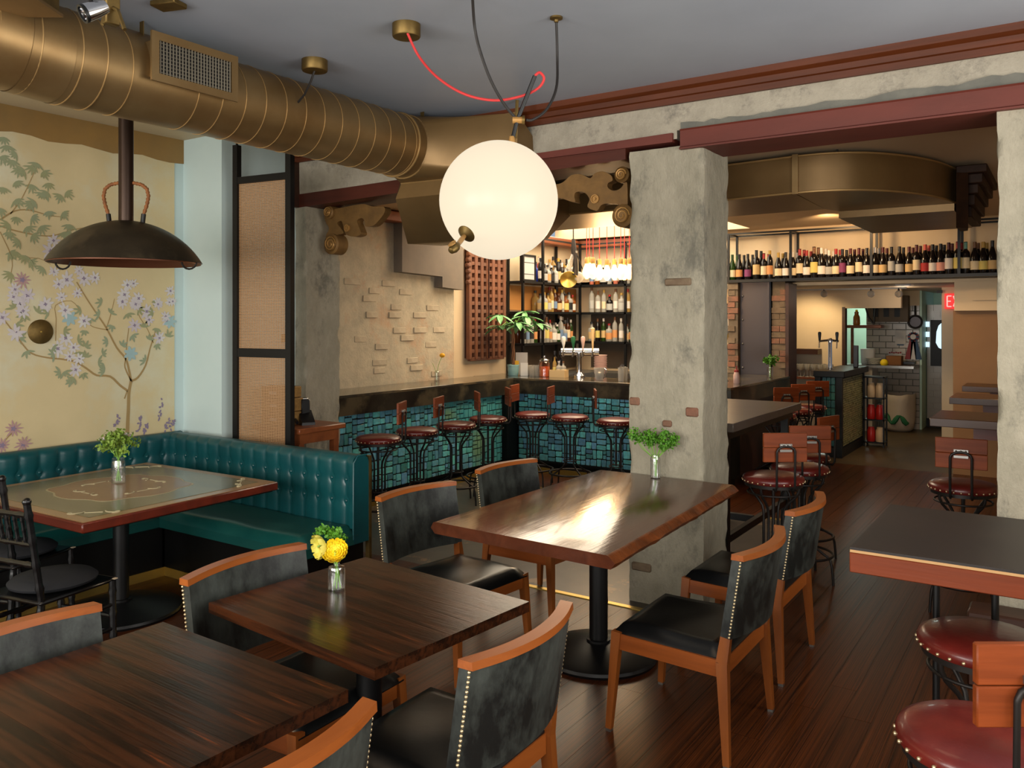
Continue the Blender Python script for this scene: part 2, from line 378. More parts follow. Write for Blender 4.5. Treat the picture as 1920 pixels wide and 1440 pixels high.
class MB:
    def __init__(s):
        s.V = []
        s.Fc = []

    def add(s, V, Fc, M=None):
        o = len(s.V)
        if M is not None:
            V = [M @ Vector(v) for v in V]
        s.V.extend([tuple(v) for v in V])
        s.Fc.extend([tuple(i + o for i in f) for f in Fc])
        return s

    def box(s, c, d, rz=0.0, bev=0.0, seg=1, M=None):
        if bev:
            bm = bmesh.new()
            bmesh.ops.create_cube(bm, size=1)
            bmesh.ops.scale(bm, vec=d, verts=bm.verts)
            bmesh.ops.bevel(bm, geom=list(bm.edges), offset=bev, segments=seg, affect='EDGES', profile=0.5)
            bm.verts.index_update()
            V = [v.co.copy() for v in bm.verts]
            Fc = [[v.index for v in f.verts] for f in bm.faces]
            bm.free()
        else:
            V = [Vector((x * d[0] / 2, y * d[1] / 2, z * d[2] / 2)) for x in (-1, 1) for y in (-1, 1) for z in (-1, 1)]
            Fc = [(0, 1, 3, 2), (4, 6, 7, 5), (0, 4, 5, 1), (2, 3, 7, 6), (0, 2, 6, 4), (1, 5, 7, 3)]
        T = Matrix.Translation(c) @ Matrix.Rotation(rz, 4, 'Z')
        return s.add(V, Fc, (M @ T) if M is not None else T)

    def span(s, a, b, **k):
        return s.box([(a[i] + b[i]) / 2 for i in range(3)], [abs(b[i] - a[i]) for i in range(3)], **k)

    def prism(s, poly, h0, h1, M=None):
        n = len(poly)
        V = [(p[0], p[1], h0) for p in poly] + [(p[0], p[1], h1) for p in poly]
        Fc = [tuple(range(n))[::-1], tuple(range(n, 2 * n))]
        for i in range(n):
            j = (i + 1) % n
            Fc.append((i, j, n + j, n + i))
        return s.add(V, Fc, M)

    def beam(s, p0, p1, a, b, up=(0, 0, 1)):
        """tapered square bar from p0 (size a) to p1 (size b); a and b are (w, d)"""
        p0, p1 = Vector(p0), Vector(p1)
        t = (p1 - p0).normalized()
        x = Vector((1, 0, 0))
        x = (x - t * x.dot(t))
        if x.length < 0.05:
            x = Vector((0, 1, 0)) - t * t.y
        x.normalize()
        y = t.cross(x)
        V = []
        for p, q in ((p0, a), (p1, b)):
            for i, j in ((-1, -1), (1, -1), (1, 1), (-1, 1)):
                V.append(p + x * (i * q[0] / 2) + y * (j * q[1] / 2))
        return s.add(V, [(3, 2, 1, 0), (4, 5, 6, 7), (0, 1, 5, 4), (1, 2, 6, 5), (2, 3, 7, 6), (3, 0, 4, 7)])

    def tube(s, path, r, n=8, closed=False, caps=True):
        P = [Vector(p) for p in path]
        m = len(P)
        R = r if isinstance(r, (list, tuple)) else [r] * m
        up = None
        V = []
        for i in range(m):
            if closed:
                t = (P[(i + 1) % m] - P[i - 1])
            else:
                t = P[min(i + 1, m - 1)] - P[max(i - 1, 0)]
            if t.length < 1e-9:
                t = Vector((0, 0, 1))
            t.normalize()
            if up is None:
                up = Vector((0, 0, 1)) if abs(t.z) < 0.9 else Vector((1, 0, 0))
            up = up - t * up.dot(t)
            if up.length < 1e-6:
                up = t.orthogonal()
            up.normalize()
            sd = t.cross(up)
            for k in range(n):
                a = 2 * PI * k / n
                V.append(P[i] + (up * math.cos(a) + sd * math.sin(a)) * R[i])
        Fc = []
        mm = m if closed else m - 1
        for i in range(mm):
            j = (i + 1) % m
            for k in range(n):
                l = (k + 1) % n
                Fc.append((i * n + k, i * n + l, j * n + l, j * n + k))
        if caps and not closed:
            Fc.append(tuple(range(n))[::-1])
            Fc.append(tuple(range((m - 1) * n, m * n)))
        return s.add(V, Fc)

    def lathe(s, prof, n=20, M=None, a0=0.0, a1=2 * PI):
        full = abs(a1 - a0 - 2 * PI) < 1e-6
        cols = n if full else n + 1
        V, Fc, rows = [], [], []
        for r, z in prof:
            if r < 1e-6:
                rows.append([len(V)])
                V.append((0, 0, z))
            else:
                row = []
                for k in range(cols):
                    a = a0 + (a1 - a0) * k / n
                    row.append(len(V))
                    V.append((r * math.cos(a), r * math.sin(a), z))
                rows.append(row)
        for A, B in zip(rows[:-1], rows[1:]):
            for k in range(n):
                l = (k + 1) % cols
                if len(A) == 1 and len(B) == 1:
                    continue
                if len(A) == 1:
                    Fc.append((A[0], B[l], B[k]))
                elif len(B) == 1:
                    Fc.append((A[k], A[l], B[0]))
                else:
                    Fc.append((A[k], A[l], B[l], B[k]))
        return s.add(V, Fc, M)

    def ball(s, c, r, n=12, m=8, sc=(1, 1, 1)):
        prof = [(math.sin(PI * i / m) * r, -math.cos(PI * i / m) * r) for i in range(m + 1)]
        prof[0] = (0, -r)
        prof[-1] = (0, r)
        return s.lathe(prof, n, Matrix.Translation(c) @ Matrix.Diagonal((sc[0], sc[1], sc[2], 1)))

    def grid(s, fn, nu, nv, closed_u=False):
        V = [fn(i / nu, j / nv) for j in range(nv + 1) for i in range(nu + 1)]
        w = nu + 1
        Fc = [(j * w + i, j * w + i + 1, (j + 1) * w + i + 1, (j + 1) * w + i) for j in range(nv) for i in range(nu)]
        return s.add(V, Fc)

    def mesh(s, name, m, angle=40.0, merge=False):
        me = bpy.data.meshes.new(name)
        me.from_pydata(s.V, [], s.Fc)
        bm = bmesh.new()
        bm.from_mesh(me)
        if merge:
            bmesh.ops.remove_doubles(bm, verts=bm.verts, dist=1e-5)
        bmesh.ops.recalc_face_normals(bm, faces=bm.faces)
        bm.to_mesh(me)
        bm.free()
        if angle:
            me.shade_smooth()
            me.set_sharp_from_angle(angle=math.radians(angle))
        if m is not None:
            me.materials.append(Mt[m] if isinstance(m, str) else m)
        me.update()
        return me

    def build(s, name, m, parent=None, angle=40.0, merge=False, loc=None, stuff=False):
        return link(name, s.mesh(name, m, angle, merge), parent, loc, stuff)


def link(name, me, parent=None, loc=None, stuff=False, rz=0.0, scale=None):
    o = bpy.data.objects.new(name, me)
    COL.objects.link(o)
    if parent is not None:
        o.parent = parent
    if loc is not None:
        o.location = loc
    if rz:
        o.rotation_euler = (0, 0, rz)
    if scale is not None:
        o.scale = scale
    if stuff:
        o['kind'] = 'stuff'
    return o


def tag(o, label, cat, group=None):
    o['label'] = label
    o['category'] = cat
    if group:
        o['group'] = group
    return o


def thing(name, label, cat, loc=(0, 0, 0), rz=0.0, group=None):
    o = bpy.data.objects.new(name, None)
    COL.objects.link(o)
    o.location = loc
    o.rotation_euler = (0, 0, rz)
    o.empty_display_size = 0.1
    return tag(o, label, cat, group)


def dup(root, loc, rz, label, group=None):
    def rec(o, par):
        c = o.copy()
        COL.objects.link(c)
        c.parent = par
        for ch in o.children:
            rec(ch, c)
        return c
    r = rec(root, None)
    r.location = loc
    r.rotation_euler = (0, 0, rz)
    r['label'] = label
    if group:
        r['group'] = group
    return r


def struct(o):
    o['kind'] = 'structure'
    return o


def SB(name, m, a, b, parent=None, **k):
    """structure box"""
    return struct(MB().span(a, b, **k).build(name, m, parent))


def rough_box(a, b, step, amp, seed=0, chip=0.0):
    """closed box with an uneven worn surface"""
    d = [b[i] - a[i] for i in range(3)]
    mb = MB()
    n = [max(1, int(round(d[i] / step))) for i in range(3)]
    for ax in range(3):
        u, v = (ax + 1) % 3, (ax + 2) % 3
        for side in (0, 1):
            def fn(p, q):
                w = [0, 0, 0]
                w[ax] = a[ax] if side == 0 else b[ax]
                w[u] = a[u] + d[u] * p
                w[v] = a[v] + d[v] * q
                return Vector(w)
            mb.grid(fn, n[u], n[v])
    cx = [(a[i] + b[i]) / 2 for i in range(3)]
    V = []
    for t in mb.V:
        p = Vector(t)
        q = p * 3.1 + Vector((seed * 7.3, seed, 0))
        e = sum(1 for i in range(3) if abs(p[i] - a[i]) < 1e-6 or abs(p[i] - b[i]) < 1e-6)
        off = Vector((noise.noise(q), noise.noise(q + Vector((11, 0, 0))), 0.3 * noise.noise(q + Vector((0, 17, 0))))) * amp
        off += Vector((noise.noise(q * 4), noise.noise(q * 4 + Vector((5, 0, 0))), 0)) * amp * 0.5
        if e >= 2 and chip:
            k = max(0.0, noise.noise(q * 2.3)) * chip
            dirc = Vector((cx[0] - p.x, cx[1] - p.y, 0))
            if dirc.length > 1e-6:
                off += dirc.normalized() * k
        V.append(tuple(p + off))
    mb.V = V
    return mb


# ================================================================== THE SETTING
YC = 4.70          # front face of the column line
CEIL = 3.17
XM = -5.81         # mural wall
XB = -6.0          # bar wall
# floor
floor = struct(MB().span((-7, -3.2, -0.12), (3.2, 17, -0.012)).build('floor', 'grout'))
unit = MB().box((0, 0, -0.006), (1, 1, 0.012), bev=0.0).mesh('floor_board', 'floor')
bw = 0.118
xs = -5.9
board_list = []
while xs < 1.1:
    y = -0.6 - random.random()
    while y < 10.6:
        ln = 1.7 + random.random() * 1.9
        y1 = min(y + ln, 10.6)
        cx0 = xs + bw / 2
        cy0 = (y + y1) / 2
        ok = True
        segs = [(y, y1)]
        if cx0 < -1.9:      # the painted bar floor interrupts the boards
            segs = []
            if y < 4.55:
                segs.append((y, min(y1, 4.55)))
            if y1 > 7.32:
                segs.append((max(y, 7.32), y1))
        for a, b in segs:
            if b - a > 0.05:
                board_list.append((cx0, a, b))
        y = y1
    xs += bw
# nearest boards as single pieces, the others joined
board_list.sort(key=lambda t: (t[0] + 0.9) ** 2 * 1.2 + (max(0, (t[1] + t[2]) / 2 - 3.0)) ** 2 * 0.25)
rest = MB()
for i, (cx0, a, b) in enumerate(board_list):
    if i < 280:
        o = link('floor_board', unit, floor, (cx0, (a + b) / 2, 0), scale=(bw - 0.0012, b - a - 0.0015, 1))
    else:
        rest.box((cx0, (a + b) / 2, -0.006), (bw - 0.0012, b - a - 0.0015, 0.012))
rest.build('floor_board_field', 'floor', floor, stuff=True)
MB().span((-6.0, 4.55, -0.012), (-1.9, 7.32, 0.0)).build('painted_floor', 'floor_bar', floor)
MB().span((-6.4, 10.6, -0.012), (1.0, 16.5, 0.0)).build('back_room_floor', 'floor_back', floor)
struct(MB().span((-3.7, 4.555, 0), (-1.9, 4.595, 0.006)).build('trim_1', 'brass'))
struct(MB().span((-5.6, 7.30, 0), (-1.9, 7.335, 0.006)).build('trim_2', 'brass'))
struct(MB().span((-1.915, 4.56, 0), (-1.885, 7.33, 0.006)).build('trim_3', 'brass'))
# ceilings
SB('ceiling', 'ceiling', (-3.95, -3.1, CEIL), (1.2, YC, CEIL + 0.1))
SB('ceiling_side', 'ceiling_cream', (-6.0, -3.1, CEIL), (-3.95, YC, CEIL + 0.1))
BC = 2.91
SB('ceiling_bar', 'bar_ceiling', (-3.33, YC + 0.4, BC), (1.2, 10.7, BC + 0.5))
SB('ceiling_bar.001', 'bar_ceiling', (-6.2, YC + 0.4, BC), (-3.33, 7.3, BC + 0.5))
SB('ceiling_bar.002', 'bar_ceiling', (-6.2, 10.35, BC), (-3.33, 10.7, BC + 0.5))
SB('window_3', 'skylight', (-6.1, 7.3, BC + 0.16), (-3.33, 10.35, BC + 0.18))
SB('ceiling_back', 'bar_ceiling', (-6.2, 10.6, 2.22), (1.2, 16.2, 2.3))
# front wall behind the photographer, with two street windows
fy = -2.8
SB('wall_front', 'white_wall', (-6.0, fy - 0.15, 0), (1.2, fy, 0.75))
SB('wall_front.001', 'white_wall', (-6.0, fy - 0.15, 2.75), (1.2, fy, CEIL))
for i, (a, b) in enumerate(((-6.0, -5.35), (-2.45, -1.9), (0.7, 1.2))):
    SB('wall_front.%03d' % (i + 2), 'white_wall', (a, fy - 0.15, 0.75), (b, fy, 2.75))
for i, (a, b) in enumerate(((-5.35, -2.45), (-1.9, 0.7))):
    w = struct(MB().span((a, fy - 0.1, 0.75), (a + 0.06, fy - 0.04, 2.75)).span((b - 0.06, fy - 0.1, 0.75), (b, fy - 0.04, 2.75))
               .span((a + .06, fy - 0.1, 2.69), (b - .06, fy - 0.04, 2.75)).span((a + .06, fy - 0.1, 0.75), (b - .06, fy - 0.04, 0.81))
               .build('window_%d' % (i + 1), 'black_metal'))
SB('wall_right', 'cream', (1.0, 0.7, 0), (1.2, 1.55, CEIL))
SB('wall_right.004', 'cream', (1.0, 1.55, 0), (1.2, 4.15, 0.95))
SB('wall_right.005', 'cream', (1.0, 1.55, 2.75), (1.2, 4.15, CEIL))
SB('wall_right.006', 'cream', (1.0, 4.15, 0), (1.2, 10.6, CEIL))
struct(MB().span((1.02, 1.55, 0.95), (1.07, 1.6, 2.75)).span((1.02, 4.1, 0.95), (1.07, 4.15, 2.75)).span((1.02, 1.6, 0.95), (1.07, 4.1, 1.0)).span((1.02, 1.6, 2.7), (1.07, 4.1, 2.75)).build('window_5', 'black_metal'))
SB('wall_right.001', 'cream', (1.0, fy, 0), (1.2, 0.7, 0.6))
SB('wall_right.002', 'cream', (1.0, fy, 2.75), (1.2, 0.7, CEIL))
SB('wall_right.003', 'cream', (1.0, fy, 0.6), (1.2, -2.2, 2.75))
struct(MB().span((1.02, -2.2, 0.6), (1.07, -2.14, 2.75)).span((1.02, 0.64, 0.6), (1.07, 0.7, 2.75)).span((1.02, -2.14, 0.6), (1.07, 0.64, 0.66)).span((1.02, -2.14, 2.69), (1.07, 0.64, 2.75)).build('window_4', 'black_metal'))
# mural wall, white return walls
wall_left = SB('wall_left', 'white_wall', (XM - 0.2, fy, 0), (XM, 4.6, CEIL))
MB().span((XM, fy, 0.0), (XM + 0.004, 3.90, 3.02)).build('mural', 'mural', wall_left)
band = []
for k in range(30):
    y = 0.5 + (3.86 - 0.5) * k / 29
    band.append((y, 2.985 + 0.012 * math.sin(k * 1.7) - (0.04 if y < 1.9 else 0) + 0.02 * noise.noise(Vector((y * 2, 0, 0)))))
poly = [(fy, 2.95)] + band + [(3.98, 2.985), (3.98, CEIL), (fy, CEIL)]
Mx = Matrix(((0, 0, 1, XM), (1, 0, 0, 0), (0, 1, 0, 0), (0, 0, 0, 1)))    # (y, z, x-offset) -> world
MB().prism(poly, 0.0, 0.008, Mx).build('painted_band', 'ochre', wall_left)
SB('wall_recess', 'white_wall', (XM - 0.1, 3.98, 0), (-5.33, 4.75, CEIL))
SB('wall_recess.001', 'white_wall', (-5.6, 4.75, 0), (-5.45, 5.1, CEIL))
# bar side wall with brick, plaster and cream parts
wall_bar = SB('wall_bar', 'cream', (XB - 0.2, 5.08, 0), (XB, 10.7, BC))
SB('wall_back', 'cream', (XB - 0.2, 10.6, 2.18), (1.2, 10.8, BC + 0.02))
SB('wall_back.001', 'cream', (XB - 0.2, 10.6, 0), (-4.35, 10.8, 2.18))
SB('wall_back.002', 'tan', (-1.08, 10.6, 0), (1.2, 10.75, 1.855))
SB('wall_back.003', 'cream', (-1.06, 10.52, 1.855), (1.2, 10.75, 2.18))
SB('trim_13', 'cream', (-0.88, 10.495, 1.97), (1.2, 10.52, 2.18))
# lintel wall
lint = struct(rough_box((-5.33, YC, 2.895), (1.0, YC + 0.4, CEIL + 0.02), 0.09, 0.007, 3).build('wall_lintel', 'concrete_l', angle=60))
mort = MB()
for k in range(60):
    x = -1.93 + 2.9 * k / 59
    h = 0.03 + 0.03 * (k / 59) + 0.02 * noise.noise(Vector((x * 5, 3, 0))) + 0.012 * noise.noise(Vector((x * 17, 3, 0)))
    x1 = -1.93 + 2.9 * (k + 1) / 59
    h1 = 0.03 + 0.03 * ((k + 1) / 59) + 0.02 * noise.noise(Vector((x1 * 5, 3, 0))) + 0.012 * noise.noise(Vector((x1 * 17, 3, 0)))
    mort.add([(x, YC - 0.012, 2.88), (x1, YC - 0.012, 2.88), (x1, YC - 0.012, 2.895 + h1), (x, YC - 0.012, 2.895 + h),
              (x, YC + 0.03, 2.88), (x1, YC + 0.03, 2.88), (x1, YC + 0.03, 2.895 + h1), (x, YC + 0.03, 2.895 + h)],
             [(0, 1, 2, 3), (5, 4, 7, 6), (3, 2, 6, 7), (1, 0, 4, 5)] + ([(0, 3, 7, 4)] if k == 0 else []))
mort.build('mortar_line', 'mortar', lint, merge=True)
# ceiling trim of stained wood along the lintel
tr = MB()
prof = [(YC - 0.012, 3.05), (YC - 0.03, 3.05), (YC - 0.035, 3.085), (YC - 0.05, 3.09), (YC - 0.055, 3.12), (YC - 0.085, 3.135), (YC - 0.09, CEIL), (YC - 0.012, CEIL)]
Mt_x = Matrix(((0, 0, 1, 0), (1, 0, 0, 0), (0, 1, 0, 0), (0, 0, 0, 1)))
tr.prism(prof, -5.33, 1.0, Mt_x)
struct(tr.build('trim_4', 'wood_trim', angle=25))
SB('trim_5', 'wood_dark_x', (-5.335, YC - 0.06, 2.68), (-5.28, YC + 0.02, 3.05))
# red oxide steel beams
rb = MB()
sect = [(YC - 0.035, 2.772), (YC - 0.035, 2.782), (YC - 0.02, 2.79), (YC - 0.02, 2.885), (YC - 0.03, 2.893), (YC + 0.34, 2.893), (YC + 0.34, 2.772)]
rb.prism(sect, -1.93, 1.0, Mt_x)
struct(rb.build('beam', 'red_steel', angle=25))
Mxz = Matrix(((1, 0, 0, 0), (0, 0, 1, 0), (0, 1, 0, 0), (0, 0, 0, 1)))
struct(MB().prism([(-3.9, 2.825), (-1.98, 2.825), (-1.98, 2.88), (-3.9, 2.85)], YC - 0.02, YC + 0.3, Mxz).build('beam.001', 'red_steel'))
lb = rough_box((-5.29, YC + .002, 2.79), (-1.96, YC + 0.36, 2.90), 0.055, 0.004, 31)
lb.V = [(x, y, z + (.06 * (x + 5.29) / 3.33 if z < 2.84 else 0)) for x, y, z in lb.V]
struct(lb.build('wall_lintel.001', 'concrete_l', angle=60))
struct(MB().prism([(-5.33, 2.68), (-2.30, 2.757), (-2.30, 2.835), (-5.33, 2.79)], YC - .003, YC + 0.34, Mxz).build('beam.002', 'beam_wood'))
# concrete columns
def pillar(name, a, b, seed, m='concrete'):
    return struct(rough_box(a, b, 0.03, 0.010, seed, 0.03).build(name, m, angle=70, merge=True))
p1 = pillar('pillar', (-2.275, YC, 0), (-1.79, YC + 0.42, 2.80), 1)
p2 = pillar('pillar.001', (-0.285, YC, 0), (0.28, YC + 0.42, 2.80), 5)
p3 = pillar('pillar.002', (-5.45, YC + 0.0, 0), (-5.2, YC + 0.38, 2.70), 9)
# exposed brick in the middle column and patches of patching plaster
for (x, z, w, h) in ((-1.95, 1.98, 0.17, 0.045), (-2.235, 1.245, 0.07, 0.05), (-1.86, 1.2, 0.08, 0.055), (-2.02, 1.12, 0.06, 0.04), (-2.19, 0.22, 0.13, 0.05)):
    MB().box((x, YC + 0.001, z), (w, 0.03, h), bev=0.008, rz=random.uniform(-.03, .03)).build('brick', 'pier_red' if w < .1 else 'pier_brown', p1)


def blob(name, m, parent, cx, cz, w, h, y, seed, thick=0.006, M=None):
    pts = []
    for k in range(40):
        a = 2 * PI * k / 40
        r = 1 + 0.28 * noise.noise(Vector((math.cos(a) * 1.6, math.sin(a) * 1.6, seed))) + 0.12 * noise.noise(Vector((math.cos(a) * 5, math.sin(a) * 5, seed)))
        c, s_ = math.cos(a), math.sin(a)
        c = math.copysign(abs(c) ** 0.6, c)
        s_ = math.copysign(abs(s_) ** 0.6, s_)
        pts.append((cx + w / 2 * c * r, cz + h / 2 * s_ * r))
    Mb = Matrix(((1, 0, 0, 0), (0, 0, 1, y), (0, 1, 0, 0), (0, 0, 0, 1))) if M is None else M
    return MB().prism(pts, -thick, thick * 0.4, Mb).build(name, m, parent)


# wooden plinth round the right column
struct(MB().span((-0.40, YC - 0.2, 0), (0.45, YC - 0.02, 0.36), bev=0.01).build('baseboard_column', 'wood_dark_x'))
# brick and plaster on the bar wall
pw = struct(rough_box((XB - 0.02, 5.08, 0), (XB + 0.03, 7.66, BC - 0.02), 0.07, 0.008, 21).build('wall_brick', 'plaster_old', angle=70))
Mw = Matrix(((0, 0, 1, XB + 0.03), (1, 0, 0, 0), (0, 1, 0, 0), (0, 0, 0, 1)))
rnd = random.Random(3)
used_b = []
for k in range(34):
    y = rnd.uniform(5.9, 7.5)
    z = 1.14 + 0.083 * rnd.randint(0, 12)
    if z > 2.1 and y > 6.6:
        continue
    w = rnd.uniform(0.16, 0.23)
    if any(abs(z - q[1]) < .02 and abs(y - q[0]) < .25 for q in used_b):
        continue
    used_b.append((y, z))
    MB().box((0, 0, 0), (0.03, w, 0.062), bev=0.004).build('brick', 'brick_pale', pw, loc=(XB + 0.0245 + rnd.uniform(-.003, .002), y, z))
slab = struct(MB().prism([(6.62, BC - 0.02), (6.62, 2.26), (7.3, 2.24), (7.3, 2.12), (7.69, 2.10), (7.69, BC - 0.02)], 0.0, 0.12, Mw).build('trim_7', 'plaster_grey'))
struct(MB().span((XB, 5.08, BC - 0.13), (XB + 0.17, 10.6, BC - 0.02), bev=0.01).build('trim_8', 'wood_trim_y'))
struct(MB().span((XB, 10.43, BC - 0.12), (-4.4, 10.6, BC - 0.02)).build('trim_9', 'wood_trim_y'))

# ================================================================== MURAL (flat paint on the wall)
def mw(u, v):
    p = at_x(u, v, XM + 0.005)
    return (p.y, p.z)


def c6(x, y):
    return mw(x * 0.20833, 560 + y * 0.20833)


def c5(x, y):
    return mw(x * 0.27778, 240 + y * 0.27778)


Mm = Matrix(((0, 0, 1, XM + 0.004), (1, 0, 0, 0), (0, 1, 0, 0), (0, 0, 0, 1)))


def ribbon(mb, pts, w0, w1, h=0.0015):
    P = [Vector((p[0], p[1], 0)) for p in pts]
    Q = []
    for i in range(len(P) - 1):
        for t in (0, .34, .67):
            a = P[max(i - 1, 0)]
            b, c = P[i], P[i + 1]
            d = P[min(i + 2, len(P) - 1)]
            Q.append(0.5 * ((2 * b) + (c - a) * t + (2 * a - 5 * b + 4 * c - d) * t * t + (3 * b - a - 3 * c + d) * t ** 3))
    Q.append(P[-1])
    n = len(Q)
    L_, R_ = [], []
    for i, q in enumerate(Q):
        t = (Q[min(i + 1, n - 1)] - Q[max(i - 1, 0)]).normalized()
        w = w0 + (w1 - w0) * i / (n - 1)
        nn = Vector((-t.y, t.x, 0)) * w / 2
        L_.append(q + nn)
        R_.append(q - nn)
    V = [(p.x, p.y, h) for p in L_] + [(p.x, p.y, h) for p in R_]
    mb.add(V, [(i, i + 1, n + i + 1, n + i) for i in range(n - 1)], Mm)


_pc = [0]


def petal(mb, c, a, ln, w, h=0.002):
    _pc[0] += 1
    h = h - .0008 + (_pc[0] % 61) * .00004
    d = Vector((math.cos(a), math.sin(a), 0))
    n = Vector((-d.y, d.x, 0))
    c = Vector((c[0], c[1], h))
    mb.add([c, c + d * ln * .35 + n * w / 2, c + d * ln * .75 + n * w * .4, c + d * ln, c + d * ln * .75 - n * w * .4, c + d * ln * .35 - n * w / 2], [(0, 1, 2, 3, 4, 5)], Mm)


br = MB()
T6 = [([(1145, 1250), (1150, 1100), (1155, 1000), (1160, 850), (1180, 740)], .030, .022), ([(1180, 740), (1240, 710), (1310, 600), (1350, 450), (1400, 290)], .018, .008),
      ([(1180, 740), (1160, 640), (1130, 540), (1050, 440), (960, 270), (880, 150), (780, 0), (690, -150)], .018, .008), ([(1180, 740), (1125, 620), (1130, 540), (1140, 420), (1160, 250)], .012, .006),
      ([(1150, 830), (1080, 780), (990, 700), (870, 690), (780, 630), (680, 570), (560, 545), (420, 530), (280, 490), (180, 380), (60, 220), (0, 160)], .017, .007),
      ([(970, 280), (900, 270), (830, 250), (780, 210)], .008, .004), ([(1380, 400), (1330, 280), (1240, 130), (1260, 20)], .008, .004), ([(960, 260), (1000, 130), (1030, 0)], .007, .004),
      ([(500, 380), (505, 180), (500, 60), (640, 20), (720, 110)], .006, .004), ([(1145, 830), (1120, 900)], .01, .01)]
for pts, a, b in T6:
    ribbon(br, [c6(*p) for p in pts], a, b)
T5 = [([(0, 620), (100, 560), (200, 555), (330, 590), (420, 600)], .011, .005), ([(0, 660), (130, 700), (330, 730), (480, 690), (640, 660)], .011, .005), ([(70, 580), (150, 470), (230, 300)], .008, .004), ([(130, 880), (260, 880), (340, 920)], .006, .003), ([(0, 700), (80, 880), (70, 1000)], .006, .004)]
for pts, a, b in T5:
    ribbon(br, [c5(*p) for p in pts], a, b)
br.build('mural_branches', 'mural_branch', wall_left, stuff=True)
rnd = random.Random(11)
lf, fl, bl, dk, pl = MB(), MB(), MB(), MB(), MB()
leaf5 = [(25, 60), (45, 115), (15, 185), (110, 170), (85, 215), (225, 260), (130, 275), (285, 295), (160, 280), (105, 360), (325, 370), (215, 380), (320, 430), (290, 440), (410, 450), (445, 430), (105, 480), (210, 510), (325, 560), (420, 570), (110, 600), (215, 595), (65, 650), (180, 665), (275, 660), (215, 720), (430, 700), (470, 650), (130, 760), (440, 710), (60, 840), (100, 830), (80, 980), (290, 940), (250, 235), (240, 500), (20, 400), (0, 540), (60, 700), (170, 860), (200, 900)]
for p in leaf5:
    y, z = c5(*p)
    a0 = rnd.uniform(-2.6, -0.4)
    for k in range(6):
        petal(lf, (y, z), a0 + (k - 2.5) * 0.42, rnd.uniform(.045, .075), .013)
leaf6 = [(140, 230), (180, 350), (235, 470), (570, 290), (470, 440), (490, 500), (700, 390), (770, 440), (740, 480), (770, 530), (545, 665), (575, 655), (640, 740), (670, 720), (750, 670), (730, 100), (920, 30), (900, 140), (990, 130), (1010, 240), (760, 285), (970, 380), (1100, 430), (1190, 325), (1150, 130), (1290, 260), (1410, 265), (1410, 410), (1510, 345), (1380, 130), (920, 500), (940, 600), (880, 570), (935, 660), (1310, 560), (1340, 370), (340, 130), (220, 150), (440, 120), (800, 170), (1250, 90), (1400, 20), (130, 85)]
for p in leaf6:
    y, z = c6(*p)
    a0 = rnd.uniform(0, 2 * PI)
    for k in range(4):
        petal(lf, (y, z), a0 + (k - 1.5) * 0.7, rnd.uniform(.035, .065), .016)
f6 = [(180, 40), (190, 120), (410, 70), (585, 105), (755, 200), (140, 310), (590, 355), (520, 450), (660, 440), (625, 520), (710, 545), (680, 640), (1210, 240), (1320, 115), (1340, 190), (1490, 160), (1500, 200), (1435, 355), (1100, 30), (1220, 50), (1420, 50), (1525, 30), (20, 170)]
f5 = [(360, 760), (340, 830), (100, 1090), (185, 1130), (90, 1140), (135, 1185), (155, 1235), (305, 1190), (365, 970), (450, 1025), (395, 1055), (565, 1015), (520, 1115), (415, 1140), (840, 1125), (825, 1170), (900, 1050), (935, 1150), (915, 1190), (1065, 1180), (1150, 1100), (1165, 1170), (640, 1010), (530, 960), (860, 1060)]
for q in [c6(*p) for p in f6] + [c5(*p) for p in f5]:
    a0 = rnd.uniform(0, 1)
    s_ = rnd.uniform(.042, .066)
    for k in range(8):
        petal(fl, q, a0 + k * PI / 4 + rnd.uniform(-.15, .15), s_ * rnd.uniform(.75, 1.1), s_ * .34)
    for k in range(4):
        petal(dk, q, a0 + k * 1.57, s_ * .24, s_ * .14, .003)
for q in [c6(625, 175), c6(1530, 205), c6(1175, 495)]:
    for k in range(7):
        petal(bl, q, k * .9, .06, .028)
for q in [c6(120, 1170), c6(210, 1310), c6(20, 1320), c5(150, 1025)]:
    for k in range(11):
        petal(pl, q, k * .571, rnd.uniform(.045, .07), .013)
    for k in range(5):
        petal(dk, q, k * 1.26, .02, .012, .003)
for (x, y, hh) in ((1050, 1110, 100), (1255, 1130, 150), (1310, 1170, 80), (1445, 1010, 190), (1500, 1140, 90), (1545, 1140, 70)):
    for k in range(14):
        q = c6(x + (k - 7) * -2.2, y + (k - 7) * hh / 14)
        petal(dk, q, rnd.uniform(0, 6.3), .024, .014)
ribbon(br := MB(), [c6(120, 1200), c6(50, 1270), c6(30, 1330)], .007, .007)
br.build('mural_stalk', 'mural_branch', wall_left)
lf.build('mural_leaves', 'mural_leaf', wall_left, stuff=True)
fl.build('mural_blossoms', 'mural_flower', wall_left, stuff=True)
bl.build('mural_blue_blossoms', 'mural_blue', wall_left, stuff=True)
dk.build('mural_blossom_centers', 'mural_dark', wall_left, stuff=True)
pl.build('mural_plum_blossoms', 'mural_plum', wall_left, stuff=True)
# brass disc on the mural
p = at_x(75, 622, XM)
Mrot = Matrix.Translation((XM + 0.004, p.y, p.z)) @ Matrix.Rotation(PI / 2, 4, 'Y')
o = thing('wall_disc', 'round aged brass cover plate on the painted mural wall', 'wall plate', (0, 0, 0))
MB().lathe([(0, 0), (.083, 0), (.083, .008), (.078, .012), (0, .012)], 40, Mrot).build('plate', 'brass_dull', o)
MB().lathe([(0, .011), (.007, .011), (.006, .017), (0, .018)], 12, Mrot).build('screw', 'brass', o)

